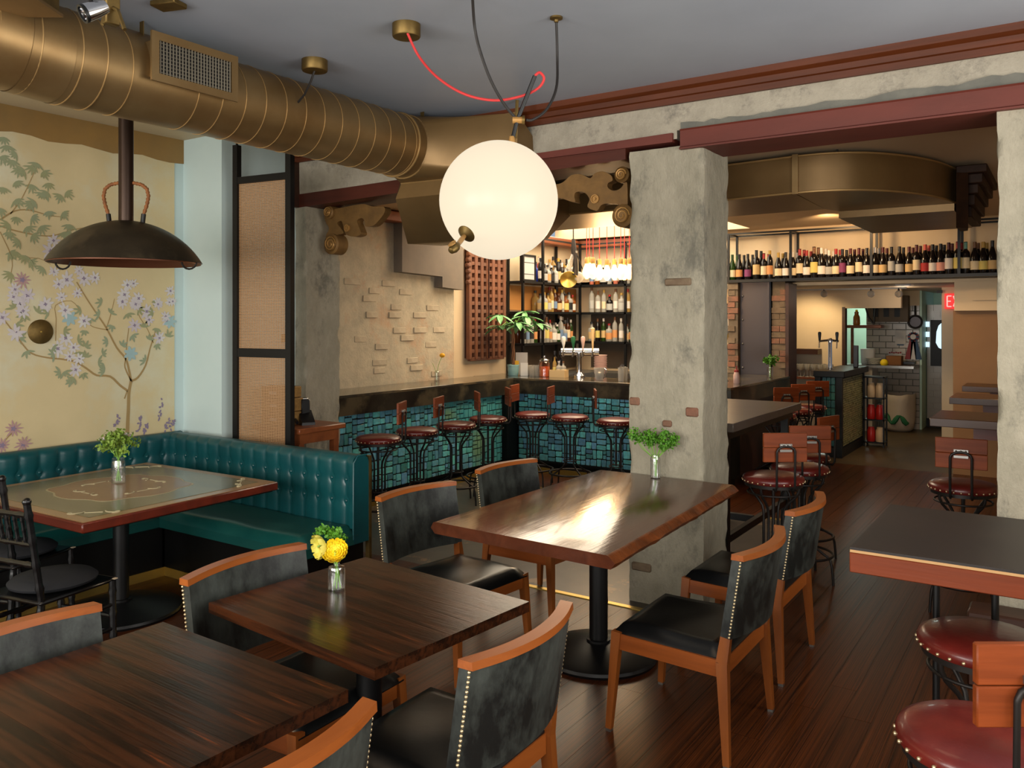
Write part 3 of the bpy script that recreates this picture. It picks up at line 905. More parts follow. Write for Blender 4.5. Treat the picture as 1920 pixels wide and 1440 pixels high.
# ================================================================== BANQUETTE
bq = thing('banquette', 'L-shaped banquette in buttoned teal leather below the painted mural', 'banquette')
XL0, XR1 = XM + 0.02, -3.74       # left wall side, right end
FY, BY0, BY1 = 3.36, 3.78, 3.91   # seat front, back front, back rear
FX, BX0, BX1 = -5.16, -5.68, XL0  # same for the arm along the mural
YN = -0.6
MB().span((BX1 + .02, YN, 0), (FX + 0.02, FY, 0.33)).build('base', 'black_board', bq)
MB().span((BX1 + .02, FY + 0.02, 0), (XR1 - 0.04, BY1 - .01, 0.33)).build('base', 'black_board', bq)
MB().span((FX + 0.021, YN, 0.0), (FX + 0.028, FY + 0.012, 0.06)).span((FX + 0.021, FY + 0.012, 0), (XR1 - 0.05, FY + 0.019, 0.06)).build('kick_strip', 'brass', bq)
MB().span((XR1 - 0.03, BY1 + .001, 0), (XR1 + 0.004, BY1 + 0.022, 0.875)).build('end_trim', 'brass_dull', bq)


def cushion(a, b, z0, z1, nx, ny, seed):
    def top(p, q):
        x = a[0] + (b[0] - a[0]) * p
        y = a[1] + (b[1] - a[1]) * q
        e = min(p * (b[0] - a[0]), (1 - p) * (b[0] - a[0]), q * (b[1] - a[1]), (1 - q) * (b[1] - a[1]))
        k = min(1, e / 0.06)
        z = z0 + (z1 - z0) * (0.45 + 0.55 * math.sqrt(max(0, 1 - (1 - k) ** 2)))
        z += 0.008 * noise.noise(Vector((x * 3, y * 3, seed))) * k
        return Vector((x, y, z))
    m = MB().grid(top, nx, ny)
    n0 = len(m.V)
    m.span((a[0] + .002, a[1] + .002, z0), (b[0] - .002, b[1] - .002, z0 + (z1 - z0) * 0.46))
    return m


cushion((BX0, YN), (FX, FY), 0.33, 0.455, 16, 60, 1).build('seat', 'teal_seat', bq, angle=60)
cushion((FX - 0.5, FY - 0.01), (XR1 - 0.0, BY0 + .03), 0.33, 0.455, 50, 16, 2).build('seat', 'teal_seat', bq, angle=60)


def tufted(length, along, cell, zrows, ztop, thick, name):
    """buttoned upholstery; s runs along, h up; returns mesh maker and button spots"""
    z0 = 0.43
    nS = int(length / cell)
    cell = length / nS
    spots = [((i + 0.5) * cell, z) for i in range(nS) for z in zrows]
    seams = [(i + 0.5) * cell for i in range(nS)]

    def depth(s, h):
        t = (s / cell) % 1.0
        d = abs(t - 0.5) * 2          # 0 at seam, 1 mid pillow
        bulge = 0.011 * (1 - (1 - min(1, d * 1.15)) ** 2.4)
        dz = min(abs(h - z) for z in zrows)
        hr = min(1, dz / 0.06)
        bulge *= 0.55 + 0.45 * hr
        dip = 0
        ds = min(abs(s - q) for q in seams) if seams else 9
        r2 = ds * ds + dz * dz
        dip = 0.013 * math.exp(-r2 / 0.0005)
        return bulge - dip

    def fn(p, q):
        s = length * p
        # q: 0 seat .. 0.8 top front edge .. 1 rolled over the top
        if q < 0.82:
            h = z0 + (ztop - 0.05 - z0) * q / 0.82
            return s, h, depth(s, h)
        a = (q - 0.82) / 0.18 * PI * 0.55
        h = ztop - 0.05 + 0.05 * math.sin(min(a, PI / 2))
        k = 1 - (q - 0.82) / 0.18
        return s, h, depth(s, ztop - 0.05) * k - 0.05 * (1 - math.cos(a)) * 0.9
    return fn, spots, nS


def tuft_part(fn, place, nu, nv, body, name, spots):
    m = MB().grid(lambda p, q: place(*fn(p, q)), nu, nv)
    body(m)
    o = m.build(name, 'teal', bq, angle=70)
    btn = MB().lathe([(0, .006), (.006, .005), (.0105, 0.0), (.0105, -.006)], 10).mesh('button', 'teal')
    for (s, z) in spots:
        pos = place(s, z, 0.004)
        b = link('button', btn, o, pos)
        d = place(s, z, 1.0) - place(s, z, 0.0)
        b.rotation_euler = d.to_track_quat('Z', 'Y').to_euler()
    return o


fn, spots, nS = tufted(XR1 - 0.005 - BX0, 'X', 0.128, (0.60, 0.735), 0.89, .13, 'a')
tuft_part(fn, lambda s, h, d: Vector((BX0 + s, BY0 - d, h)), nS * 12, 40,
          lambda m: m.span((BX0, BY0, 0.33), (XR1 - .02, BY1, 0.84)).tube([(BX0, BY1 - 0.05, 0.84), (XR1 - .02, BY1 - 0.05, 0.84)], 0.049, 16).tube([(XR1 - .004, BY0 - .004, .36), (XR1 - .004, BY0 - .004, .845), (XR1 - .004, BY0 + .03, .885), (XR1 - .004, BY1 - .02, .885)], .007, 8).prism([(BY0, .33), (BY0, .84), (BY0 + .012, .868), (BY0 + .045, .889), (BY1 - .05, .889), (BY1 - .012, .868), (BY1, .84), (BY1, .33)], XR1 - .035, XR1 - .001, Mt_x), 'back', spots)
fn2, spots2, nS2 = tufted(BY0 - YN, 'Y', 0.128, (0.60, 0.735), 0.89, .13, 'b')
tuft_part(fn2, lambda s, h, d: Vector((BX0 + d, YN + s, h)), nS2 * 10, 36,
          lambda m: m.span((BX1, YN, 0.40), (BX0, BY1, 0.84)).tube([(BX1 + 0.045, YN, 0.84), (BX1 + 0.045, BY1, 0.84)], 0.049, 16), 'back', [q for q in spots2 if q[0] > 1.2])

# ================================================================== TABLES
def round_foot(t, r, zt, post=0.045, name='base', m='black_metal', seam=0.09):
    MB().lathe([(0, 0.0), (r, 0.0), (r + .004, .012), (r, .024), (r * .92, .034), (r * .55, .058), (r * .25, .075), (0, .08)], 48).build('base', m, t, angle=30)
    MB().lathe([(0, .07), (post * 1.28, .07), (post * 1.28, .085), (post, .088), (post, zt), (0, zt)], 28).build('post', m, t)
    MB().box((0, 0, zt - .006), (.4, .06, .012)).box((0, 0, zt - .006), (.06, .4, .012)).build('support_plate', m, t)


def plank_table(t, w, d, z, th, n, axis='Y', m='table_wood'):
    """tabletop of glued planks running along local X"""
    pw_ = d / n
    me = MB().box((0, 0, 0), (w, pw_ - 0.0004, th)).mesh('plank', m)
    for i in range(n):
        link('plank', me, t, (0, -d / 2 + pw_ * (i + .5), z - th / 2))


t1 = thing('square_table', 'dark plank square table in the nearest corner, nothing on it', 'table', (-2.06, 1.2, 0), -0.02)
plank_table(t1, 0.87, 0.84, 0.75, 0.036, 7)
round_foot(t1, 0.27, 0.714)
t2 = thing('square_table', 'dark plank square table with yellow flowers in a bud vase', 'table', (-2.045, 2.14, 0), -0.09)
plank_table(t2, 0.87, 0.72, 0.755, 0.036, 6)
round_foot(t2, 0.27, 0.719)
# live-edge table
lt = thing('live_edge_table', 'glossy live-edge walnut slab table against the concrete column', 'table', (0, 0, 0))
TZ = 0.80
c0 = at_z(812, 978, TZ)
c1 = at_z(1142, 1042, TZ)
c2_ = at_z(1380, 908, TZ)
c3_ = at_z(1112, 884, TZ)
YB = 4.665
N_ = 40


def edge_pts(a, b, amp, seed):
    out = []
    for i in range(N_ + 1):
        t = i / N_
        p = a.lerp(b, t)
        out.append((p.x + amp * (noise.noise(Vector((t * 4, seed, 0))) + .6 * noise.noise(Vector((t * 11, seed, 2)))) * math.sin(PI * min(1, t * 6)) if 0 < t < 1 else p.x, p.y))
    return out


rb_top = Vector((c1.x, c1.y, 0))
R_ = edge_pts(Vector((c1.x, c1.y, 0)), Vector((c2_.x, YB, 0)), 0.022, 3.0)
L_ = edge_pts(Vector((c0.x, c0.y, 0)), Vector((c3_.x, YB, 0)), 0.012, 8.0)
top = MB()
low = []
V, Fc = [], []
for i in range(N_ + 1):
    lx, ly = L_[i]
    rx, ry = R_[i]
    k = noise.noise(Vector((i * .4, 5, 0)))
    ly_ = ly
    V += [(lx, ly, TZ - .004), (lx + .012, ly, TZ), (rx - .012, ry, TZ), (rx, ry, TZ - .005), (rx + .026 + .012 * k, ry, TZ - .03), (rx + .006 + .01 * k, ry, TZ - .055), (lx + .01, ly, TZ - .055), (lx - .014, ly, TZ - .03)]
for i in range(N_):
    for j in range(8):
        Fc.append((i * 8 + j, i * 8 + (j + 1) % 8, (i + 1) * 8 + (j + 1) % 8, (i + 1) * 8 + j))
Fc += [tuple(range(8))[::-1], tuple(range(N_ * 8, N_ * 8 + 8))]
slabm = MB().add(V, Fc).mesh('tabletop', 'live_top', 35)
slabm.materials.append(Mt['live_edge'])
for f in slabm.polygons:
    c = f.center
    if f.normal.x > 0.3 and len(f.vertices) == 4:
        f.material_index = 1
link('tabletop', slabm, lt)
tc = Vector((-2.03, 3.83, 0))
MB().lathe([(0, 0.0), (.30, 0.0), (.306, .014), (.30, .028), (.27, .04), (.16, .062), (.08, .08), (0, .085)], 56, Matrix.Translation(tc)).build('base', 'black_metal', lt, angle=30)
MB().lathe([(0, .07), (.062, .07), (.062, .092), (.048, .095), (.048, .745), (0, .745)], 32, Matrix.Translation(tc)).build('post', 'black_metal', lt)
MB().box((tc.x, tc.y, .739), (.5, .07, .012)).box((tc.x, tc.y, .739), (.07, .6, .012)).build('support_plate', 'black_metal', lt)
# painted table of the banquette
gt = thing('painted_table', 'large square table with green painted top and brown medallion by banquette', 'table', (-4.70, 2.80, 0), 0.03)
gw, gd = 1.32, 1.25
MB().box((0, 0, .722), (gw, gd, .05), bev=.006).build('edge_frame', 'red_edge', gt)
MB().box((0, 0, .694), (gw - .05, gd - .05, .012)).build('lower_molding', 'black_board', gt)
MB().box((0, 0, .7475), (gw - .03, gd - .03, .005)).build('border', 'tan_border', gt)
MB().box((0, 0, .7495), (gw - .17, gd - .17, .005)).build('green_panel', 'green_top', gt)
pts = []
for k in range(64):
    a = 2 * PI * k / 64
    c, s_ = math.cos(a), math.sin(a)
    r = 1 + .05 * math.cos(8 * a)
    pts.append((math.copysign(abs(c) ** .75, c) * .36 * r, math.copysign(abs(s_) ** .75, s_) * .34 * r))
MB().prism([(x * 1.03, y * 1.03) for x, y in pts], .752, .7526).build('medallion_outline', 'cream_paint', gt)
MB().prism(pts, .7526, .7534).build('medallion', 'medallion', gt)


def scroll(mb, cx, cy, ang, s, z=.7528):
    for sg in (-1, 1):
        path = []
        for k in range(22):
            t = k / 21
            a = t * 4.6
            r = s * (1 - t) * .55
            x = sg * (s * .95 - r * math.cos(a) * .9)
            y = r * math.sin(a) * .8 - .25 * s * (1 - t)
            path.append((cx + x * math.cos(ang) - y * math.sin(ang), cy + x * math.sin(ang) + y * math.cos(ang), z))
        mb.tube(path, .004, 5)
    mb.tube([(cx - s * .4 * math.cos(ang), cy - s * .4 * math.sin(ang), z), (cx + s * .4 * math.cos(ang), cy + s * .4 * math.sin(ang), z)], .0035, 5)


for (x, y, a) in ((.5, .47, -PI / 4), (-.5, .47, PI / 4), (.5, -.47, PI / 4 + PI), (-.5, -.47, -PI / 4 + PI)):
    sc_ = MB()
    scroll(sc_, x, y, a, .11)
    sc_.build('scroll_paint', 'cream_paint', gt)
for (x, y, a) in ((0, .22, 0), (0, -.22, PI), (.22, 0, -PI / 2), (-.22, 0, PI / 2)):
    sc_ = MB()
    scroll(sc_, x, y, a, .10, .7535)
    sc_.build('scroll_paint', 'cream_paint', gt)
MB().lathe([(0, 0.0), (.34, 0.0), (.345, .014), (.34, .028), (.29, .04), (.16, .06), (.08, .075), (0, .08)], 48).build('base', 'black_metal', gt, angle=30)
MB().lathe([(0, .07), (.062, .07), (.062, .088), (.045, .09), (.045, .69), (0, .69)], 28).build('post', 'black_metal', gt)

# ================================================================== DINING CHAIRS
def make_chair():
    t = thing('dining_chair', 'x', 'chair')
    for s in (-1, 1):
        MB().beam((.262, s * .272, .012), (.232, s * .252, .425), (.026, .026), (.042, .04)).build('leg', 'chair_wood', t, angle=20)
        MB().beam((-.258, s * .288, .012), (-.232, s * .262, .40), (.026, .026), (.046, .036)).beam((-.232, s * .262, .40), (-.246, s * .2625, .503), (.046, .036), (.04, .025)).build('leg', 'chair_wood', t, angle=20)
        MB().box((.262 if s > 0 else .262, s * .272, .007), (.024, .024, .014)).box((-.258, s * .288, .007), (.024, .024, .014)).build('glide', 'silver', t)
        MB().beam((.225, s * .252, .385), (-.225, s * .262, .375), (.024, .066), (.024, .066)).build('seat_rail', 'chair_wood_x', t, angle=20)
    MB().box((.232, 0, .385), (.024, .47, .066)).build('seat_rail', 'chair_wood_y', t, angle=20)
    MB().box((-.228, 0, .375), (.024, .49, .066)).build('seat_rail', 'chair_wood_y', t, angle=20)

    def top(p, q):
        x = -.235 + .49 * p
        y = (-.262 + .524 * q)
        e = min(p * .49, (1 - p) * .49, q * .524, (1 - q) * .524)
        k = min(1, e / .05)
        return Vector((x, y, .413 + .045 * math.sqrt(max(0, 1 - (1 - k) ** 2)) + .006 * math.sin(p * 7) * math.sin(q * 6) * k))
    m = MB().grid(top, 14, 14)
    m.span((-.234, -.261, .408), (.254, .261, .4135))
    m.build('seat', 'leather_seat', t, angle=60)

    def bx(s, h):
        return -.245 - .06 * (1 - s * s) - .05 * (h - .5) / .33

    def shell(off, ed=0):
        return lambda p, q: Vector((bx(2 * p - 1, .50 + .315 * q) + off, (2 * p - 1) * .275, .50 + .315 * q))
    m = MB().grid(shell(-.02), 16, 6).grid(shell(.02), 16, 6)
    for q0 in (0, 1):
        m.grid(lambda p, q: Vector((bx(2 * p - 1, .50 + .315 * q0) - .02 + .04 * q, (2 * p - 1) * .275, .50 + .315 * q0)), 16, 1)
        m.grid(lambda p, q: Vector((bx(2 * q0 - 1, .50 + .315 * q) - .02 + .04 * p, (2 * q0 - 1) * .275, .50 + .315 * q)), 1, 6)
    m.build('backrest', 'leather', t, angle=50, merge=True)
    m = MB()
    hs = (.815, .838)
    for (o0, o1) in ((-.026, .024),):
        V, Fc = [], []
        n = 20
        for i in range(n + 1):
            s = -1.02 + 2.04 * i / n
            x = bx(max(-1, min(1, s)), .83)
            V += [(x + o0, s * .275, hs[0]), (x + o1, s * .275, hs[0]), (x + o1 - .002, s * .275, hs[1]), (x + o0 + .002, s * .275, hs[1])]
        for i in range(n):
            for j in range(4):
                Fc.append((i * 4 + j, i * 4 + (j + 1) % 4, i * 4 + 4 + (j + 1) % 4, i * 4 + 4 + j))
        Fc += [(3, 2, 1, 0), (n * 4, n * 4 + 1, n * 4 + 2, n * 4 + 3)]
        m.add(V, Fc)
    m.build('top_rail', 'chair_wood_y', t, angle=30)
    for s in (-1, 1):
        m = MB()
        for i in range(23):
            h = .508 + .3 * i / 22
            x = bx(s, h) - .02
            m.ball((x + .004, s * .2765, h), .0052, 7, 5)
        m.build('nailhead_trim', 'nail', t, angle=80, stuff=True)
    return t


ch = make_chair()
CH = [((-1.68 + .04, 2.04), PI + 0.02, 'black leather dining chair, its whole back facing the viewer, at the yellow flower table'),
      ((-1.36, 3.43), PI, 'black leather dining chair on aisle side of live-edge table, nearer the viewer'),
      ((-1.395, 4.29), PI, 'black leather dining chair behind another, aisle side of live-edge table by the column'),
      ((-2.295, 2.06), 0.03, 'black leather dining chair tucked under the flower table on the banquette side'),
      ((-2.625, 3.40), -0.1, 'black leather dining chair with shiny seat on the banquette side of live-edge table'),
      ((-2.65, 4.30), -0.1, 'black leather dining chair farthest back, between live-edge table and blue tiled bar'),
      ((-2.29, 1.20), 0.04, 'black leather dining chair on the far side of the empty corner table'),
      ((-1.69, 1.18), PI, 'black leather dining chair cut off by the bottom frame edge beside empty table')]
for i, ((x, y), rz, lab) in enumerate(CH):
    if i == 0:
        ch.location = (x, y, 0)
        ch.rotation_euler = (0, 0, rz)
        ch['label'] = lab
        ch['group'] = 'dining chairs at the wooden tables'
    else:
        dup(ch, (x, y, 0), rz, lab, 'dining chairs at the wooden tables')

# black turned ballroom chairs
def turned(mb, p0, p1, r, rings):
    p0, p1 = Vector(p0), Vector(p1)
    P, R = [], []
    n = rings * 6
    for i in range(n + 1):
        t = i / n
        ph = (t * rings) % 1.0
        k = 1 + .28 * math.exp(-((ph - .5) / .09) ** 2)
        P.append(p0.lerp(p1, t))
        R.append(r * k)
    mb.tube(P, R, 8)


def make_chiavari():
    t = thing('ballroom_chair', 'x', 'chair')
    for s in (-1, 1):
        m = MB()
        turned(m, (.19, s * .19, 0), (.185, s * .185, .44), .016, 4)
        m.build('leg', 'chiavari', t)
        m = MB()
        turned(m, (-.22, s * .17, 0), (-.19, s * .17, .45), .017, 4)
        turned(m, (-.19, s * .17, .45), (-.27, s * .18, .92), .016, 4)
        m.ball((-.27, s * .18, .925), .02, 8, 6)
        m.build('leg', 'chiavari', t)
        for q0, q1 in (((.185, s * .188, .2), (-.205, s * .17, .2)), ((.185, s * .188, .32), (-.2, s * .17, .32))):
            m = MB()
            turned(m, q0, q1, .011, 3)
            m.build('stretcher', 'chiavari', t)
    for q0, q1 in (((.187, -.188, .26), (.187, .188, .26)), ((-.2, -.17, .26), (-.2, .17, .26))):
        m = MB()
        turned(m, q0, q1, .011, 3)
        m.build('stretcher', 'chiavari', t)
    MB().span((-.21, -.19, .43), (.21, .19, .45), bev=.008).build('seat', 'chiavari', t)
    m = MB()
    for k in range(16):
        y = -.19 + .02 * k
        m.box((.195 + .012 * noise.noise(Vector((k, 0, 0))), y, .447), (.02, .022, .004))
    m.build('worn_edge', 'worn_edge', t)
    pr = [(0, .452), (.15, .452), (.195, .468), (.2, .48), (.18, .497), (.1, .508), (0, .51)]
    MB().lathe(pr, 32).build('cushion', 'cushion', t, angle=60)
    for h, dx in ((.62, -.219), (.72, -.236), (.86, -.26)):
        m = MB()
        turned(m, (dx, -.175, h), (dx, .175, h), .012, 3)
        m.build('back_rail', 'chiavari', t)
    for k in range(6):
        y = -.13 + .052 * k
        m = MB()
        turned(m, (-.236, y, .72), (-.26, y, .86), .009, 3)
        m.build('spindle', 'chiavari', t)
    return t


cv = make_chiavari()
p = at_z(110, 1095, .46)
cv.location = (p.x - .05, p.y, 0)
cv.rotation_euler = (0, 0, 1.75)
cv['label'] = 'black turned ballroom chair with dark round cushion facing the green painted table'
cv['group'] = 'ballroom chairs'
p = at_z(35, 1045, .46)
dup(cv, (p.x - .12, p.y + .05, 0), 1.9, 'black ballroom chair cut off by the left frame edge, behind its twin', 'ballroom chairs')

# ================================================================== BAR STOOLS
def make_stool():
    t = thing('bar_stool', 'x', 'stool')
    MB().lathe([(0, .722), (.186, .722), (.19, .728), (.191, .745), (.186, .757), (.165, .768), (.1, .778), (0, .781)], 40).build('seat', 'red_leather', t, angle=50)
    m = MB()
    for k in range(30):
        a = 2 * PI * k / 30
        m.ball((.1915 * math.cos(a), .1915 * math.sin(a), .733), .0056, 6, 4)
    m.build('nailhead_trim', 'nail', t, angle=80, stuff=True)
    MB().lathe([(.165, .70), (.178, .70), (.178, .722), (.165, .722), (.165, .70)], 32).build('seat_ring', 'iron', t)
    prof = [(.17, .71), (.168, .68), (.15, .645), (.105, .60), (.075, .56), (.066, .52), (.066, .42), (.066, .28), (.085, .245), (.15, .205), (.212, .17), (.226, .12), (.232, .06), (.236, 0)]
    for k in range(4):
        a = PI / 4 + k * PI / 2
        MB().tube([(r * math.cos(a), r * math.sin(a), z) for r, z in prof], .0085, 8).build('leg', 'iron', t, angle=60)
    def ring(r, z, rr, name):
        MB().tube([(r * math.cos(2 * PI * k / 36), r * math.sin(2 * PI * k / 36), z) for k in range(36)], rr, 8, closed=True).build(name, 'iron', t, angle=60)
    ring(.214, .175, .009, 'foot_ring')
    ring(.068, .30, .006, 'waist_ring')
    ring(.158, .655, .006, 'brace_ring')
    MB().tube([(0, 0, .30), (0, 0, .70)], .011, 8).build('spindle', 'iron', t)
    # hoop that carries the back boards
    P = [(-.12, -.056, .705), (-.205, -.056, .705), (-.222, -.056, .73), (-.226, -.056, .94)]
    for k in range(7):
        a = PI * k / 6
        P.append((-.227, -.056 + .02 - .02 * math.cos(a / 2) if k < 0 else -.056 * math.cos(a), .945 + .035 * math.sin(a)))
    P += [(-.226, .056, .94), (-.222, .056, .73), (-.205, .056, .705), (-.12, .056, .705)]
    MB().tube(P, .0075, 8).build('back_hoop', 'iron', t, angle=60)
    for z in (.925, 1.015):
        MB().box((-.205, 0, z), (.02, .27, .088), bev=.003).build('back_board', 'stool_wood', t)
    m = MB().box((-.22, 0, .985), (.014, .075, .018)).box((-.22, 0, .952), (.014, .075, .014))
    for y in (-.025, 0, .025):
        m.ball((-.2285, y, .985), .006, 6, 4)
    m.build('hinge_plate', 'silver', t)
    return t


st = make_stool()
D2 = math.radians
ST = []
GL = 'bar stools along the tiled ledge'
for i, (u, v) in enumerate(((709, 818), (782, 804), (855, 793), (915, 782))):
    p = at_z(u, v, .765)
    ST.append((p, math.atan2(-.62, -.78) + (-.2, -.3, .12, .1)[i], ('red leather bar stool by the blue tiled ledge, nearest the banquette end', 'red leather bar stool second from the banquette along the blue tiled ledge', 'red leather bar stool third from the banquette along the blue tiled ledge', 'red leather bar stool at the tiled ledge, nearest the bar corner')[i], GL))
for i, (u, v) in enumerate(((999, 774), (1069, 779), (1155, 786))):
    p = at_z(u, v, .765)
    ST.append((p, (.25, .3, .55)[i], ('red leather bar stool at the bar front, closest to the black corner post', 'red leather bar stool at the middle of the tiled bar front', 'red leather bar stool at the bar front, partly hidden by the middle column')[i], 'bar stools at the bar front'))
for i, (u, v, rz, lab) in enumerate(((1450, 890, PI / 2 + .62, 'red leather bar stool with wooden back at near end of the tall dark communal table'), (1499, 872, PI / 2 + .58, 'red leather bar stool behind another beside the tall dark communal table'))):
    ST.append((at_z(u, v, .765), rz, lab, 'bar stools at the tall communal table'))
ST.append((at_z(1806, 905, .765), PI / 2 + .04, 'red leather bar stool with broad wooden back beside the right concrete column', 'bar stools at the wall tables'))
ST.append((at_z(1843, 1373, .765), PI / 2 + TH, 'worn red leather bar stool in the near right corner, wooden back toward viewer', 'bar stools at the wall tables'))
ST.append((at_z(1846, 1192, .765), PI + .1, 'red leather bar stool tucked beneath the near dark laminate table', 'bar stools at the wall tables'))
ST.append((Vector((-1.62, 6.25, 0)), PI - .3, 'red leather bar stool, mostly hidden, at far half of the communal table', 'bar stools at the tall communal table'))
for k, (u, v, w) in enumerate(((1465, 762, 0), (1496, 757, 0), (1523, 755, 0))):
    p = at_y(u, 748, 8.9 + .55 * k)
    ST.append((Vector((p.x, 8.75 + .55 * k, 0)), PI - .85, ('wooden-backed bar stool at bar side, nearest of three by brick pier', 'wooden-backed bar stool at bar side, middle of three by brick pier', 'wooden-backed bar stool at bar side, farthest of three by brick pier')[k], 'bar stools at the bar side'))
for i, (p, rz, lab, g) in enumerate(ST):
    loc = (p.x, p.y, 0)
    if i == 0:
        st.location = loc
        st.rotation_euler = (0, 0, rz)
        st['label'] = lab
        st['group'] = g
    else:
        dup(st, loc, rz, lab, g)

# ================================================================== TALL TABLES
def wall_table(name, lab, x0, x1, y0, y1, z, th, m, me, leg):
    t = thing(name, lab, 'table', ((x0 + x1) / 2, (y0 + y1) / 2, 0))
    w, d = x1 - x0, y1 - y0
    if m == 'slate':
        MB().box((0, 0, z - .004), (w, d, .008)).build('laminate_top', m, t)
        MB().box((0, 0, z - .012), (w + .001, d + .001, .008)).build('ply_edge', 'pale_ply', t)
        MB().box((0, 0, z - .0025), (w + .002, d + .002, .0035)).build('metal_edge', 'silver', t) if False else None
        MB().box((0, 0, z - .016 - th / 2), (w + .004, d + .004, th), bev=.003).build('apron', me, t)
    else:
        MB().box((0, 0, z - th / 2), (w, d, th), bev=.004).build('tabletop', m, t)
        if me:
            MB().box((0.08, d / 2 - .06, z - th - .07), (w - .3, .03, .14)).build('apron', me, t)
    if leg and m == 'slate':
        for (lx, ly) in ((-.408, .135), (-.238, .23), (.5, -.25), (.5, .25)):
            MB().tube([(lx, ly, 0), (lx, ly, z - th - .016)], .012, 10).build('leg', 'black_metal', t)
    elif leg:
        MB().lathe([(0, 0.0), (.24, 0.0), (.24, .014), (.06, .03), (0, .03)], 32, Matrix.Translation((.12, 0.0, 0))).build('base', 'black_metal', t)
        MB().lathe([(0, .02), (.04, .02), (.04, z - th - .02), (0, z - th - .02)], 20, Matrix.Translation((.12, 0.0, 0))).build('post', 'black_metal', t)
    return t


wall_table('tall_table', 'tall dark laminate table with mahogany edge at the near right', -.557, .62, 2.70, 3.41, 1.05, .062, 'slate', 'apron', True)
wall_table('tall_table', 'tall brown table beyond the right column, nearest of three in a row', -.82, .6, 6.58, 7.2, 1.05, .06, 'brown_top', 'red_edge', True)
wall_table('tall_table', 'tall brown table beyond the right column, middle of three in a row', -.89, .6, 8.42, 9.0, 1.05, .06, 'brown_top', 'red_edge', True)
wall_table('tall_table', 'tall brown table farthest away against the tan end wall', -.93, .6, 9.95, 10.45, 1.05, .06, 'brown_top', 'red_edge', True)
ct = thing('communal_table', 'long bar-height communal table with grey top and black steel legs behind column', 'table')
MB().span((-2.58, 5.46, .99), (-1.87, 7.18, 1.05), bev=.004).build('tabletop', 'grey_edge', ct)
for x in (-2.5, -1.97):
    for y in (5.57, 7.05):
        MB().span((x - .03, y - .03, 0), (x + .03, y + .03, .99)).build('leg', 'black_metal', ct)
    MB().span((x - .02, 5.6, .2), (x + .02, 7.02, .25)).build('stretcher', 'black_metal', ct)
MB().span((-2.47, 6.28, .2), (-2.0, 6.32, .25)).build('stretcher', 'black_metal', ct)
MB().span((-2.54, 5.5, .93), (-1.93, 7.14, .99)).build('subframe', 'black_metal', ct)

# ================================================================== ROUND DUCT
XD, ZD, RD = -3.77, 2.935, 0.21
du = thing('round_duct', 'big round bronze-painted spiral air duct under the ceiling', 'duct')


def ypipe(mb, y0, y1, r, cx=XD, cz=ZD, n=48):
    mb.lathe([(r, y0), (r, y1)], n, Matrix.Translation((cx, 0, cz)) @ Matrix.Rotation(-PI / 2, 4, 'X'))


m = MB()
ypipe(m, 2.05, 4.28, RD)
m.build('duct_pipe', 'gold_duct', du)
YR = Matrix.Translation((XD, 0, ZD)) @ Matrix.Rotation(-PI / 2, 4, 'X')
# spiral seams
seam = MB()
ring_ys = [2.17, 2.52, 2.66, 2.8, 2.93, 3.07, 3.21, 3.35, 3.49, 3.63, 3.77, 3.91, 4.05, 4.16]
for y in ring_ys:
    P = []
    for k in range(40):
        a = 2 * PI * k / 40
        P.append((XD + (RD + .001) * math.sin(a), y + .05 * (a / (2 * PI)), ZD + (RD + .001) * math.cos(a)))
    MB().tube(P, .0026, 6).build('seam', 'seam', du, angle=60)
# near elbow made of gored segments
ax = [(2.06, XD, ZD), (1.95, XD, ZD), (1.78, XD - .005, ZD + .012), (1.62, XD - .02, ZD + .03), (1.2, XD - .07, ZD + .05), (.4, XD - .16, ZD + .06), (-2.7, XD - .16, ZD + .06)]
for (a, b) in zip(ax[:-1], ax[1:]):
    MB().tube([(a[1], a[0] + .004, a[2]), (b[1], b[0] - .03, b[2])], [RD + .004, RD + .004], 48, caps=False).build('elbow_segment', 'gold_duct', du)
    P = [(a[1] + (RD + .004) * math.sin(2 * PI * k / 40), a[0], a[2] + (RD + .004) * math.cos(2 * PI * k / 40)) for k in range(40)]
    MB().tube(P, .0035, 6, closed=True).build('seam', 'seam', du, angle=60)
for y in (4.2, 4.29):
    P = [(XD + (RD + .004) * math.sin(2 * PI * k / 40), y, ZD + (RD + .004) * math.cos(2 * PI * k / 40)) for k in range(40)]
    MB().tube(P, .007, 6, closed=True).build('seam', 'seam', du, angle=60)
# square-to-round boot that turns down and passes under the beam
def sect(c, wx, hz, tilt, k, n=48, yaw=0.0):
    out = []
    for i in range(n):
        a = 2 * PI * i / n
        cs, sn = math.cos(a), math.sin(a)
        # blend circle and rectangle
        mx = max(abs(cs), abs(sn))
        x = (cs * (1 - k) + cs / mx * k) * wx / 2
        z = (sn * (1 - k) + sn / mx * k) * hz / 2
        out.append(Vector((c[0] + x * math.cos(yaw), c[1] + z * math.sin(tilt) + x * math.sin(yaw), c[2] + z * math.cos(tilt))))
    return out


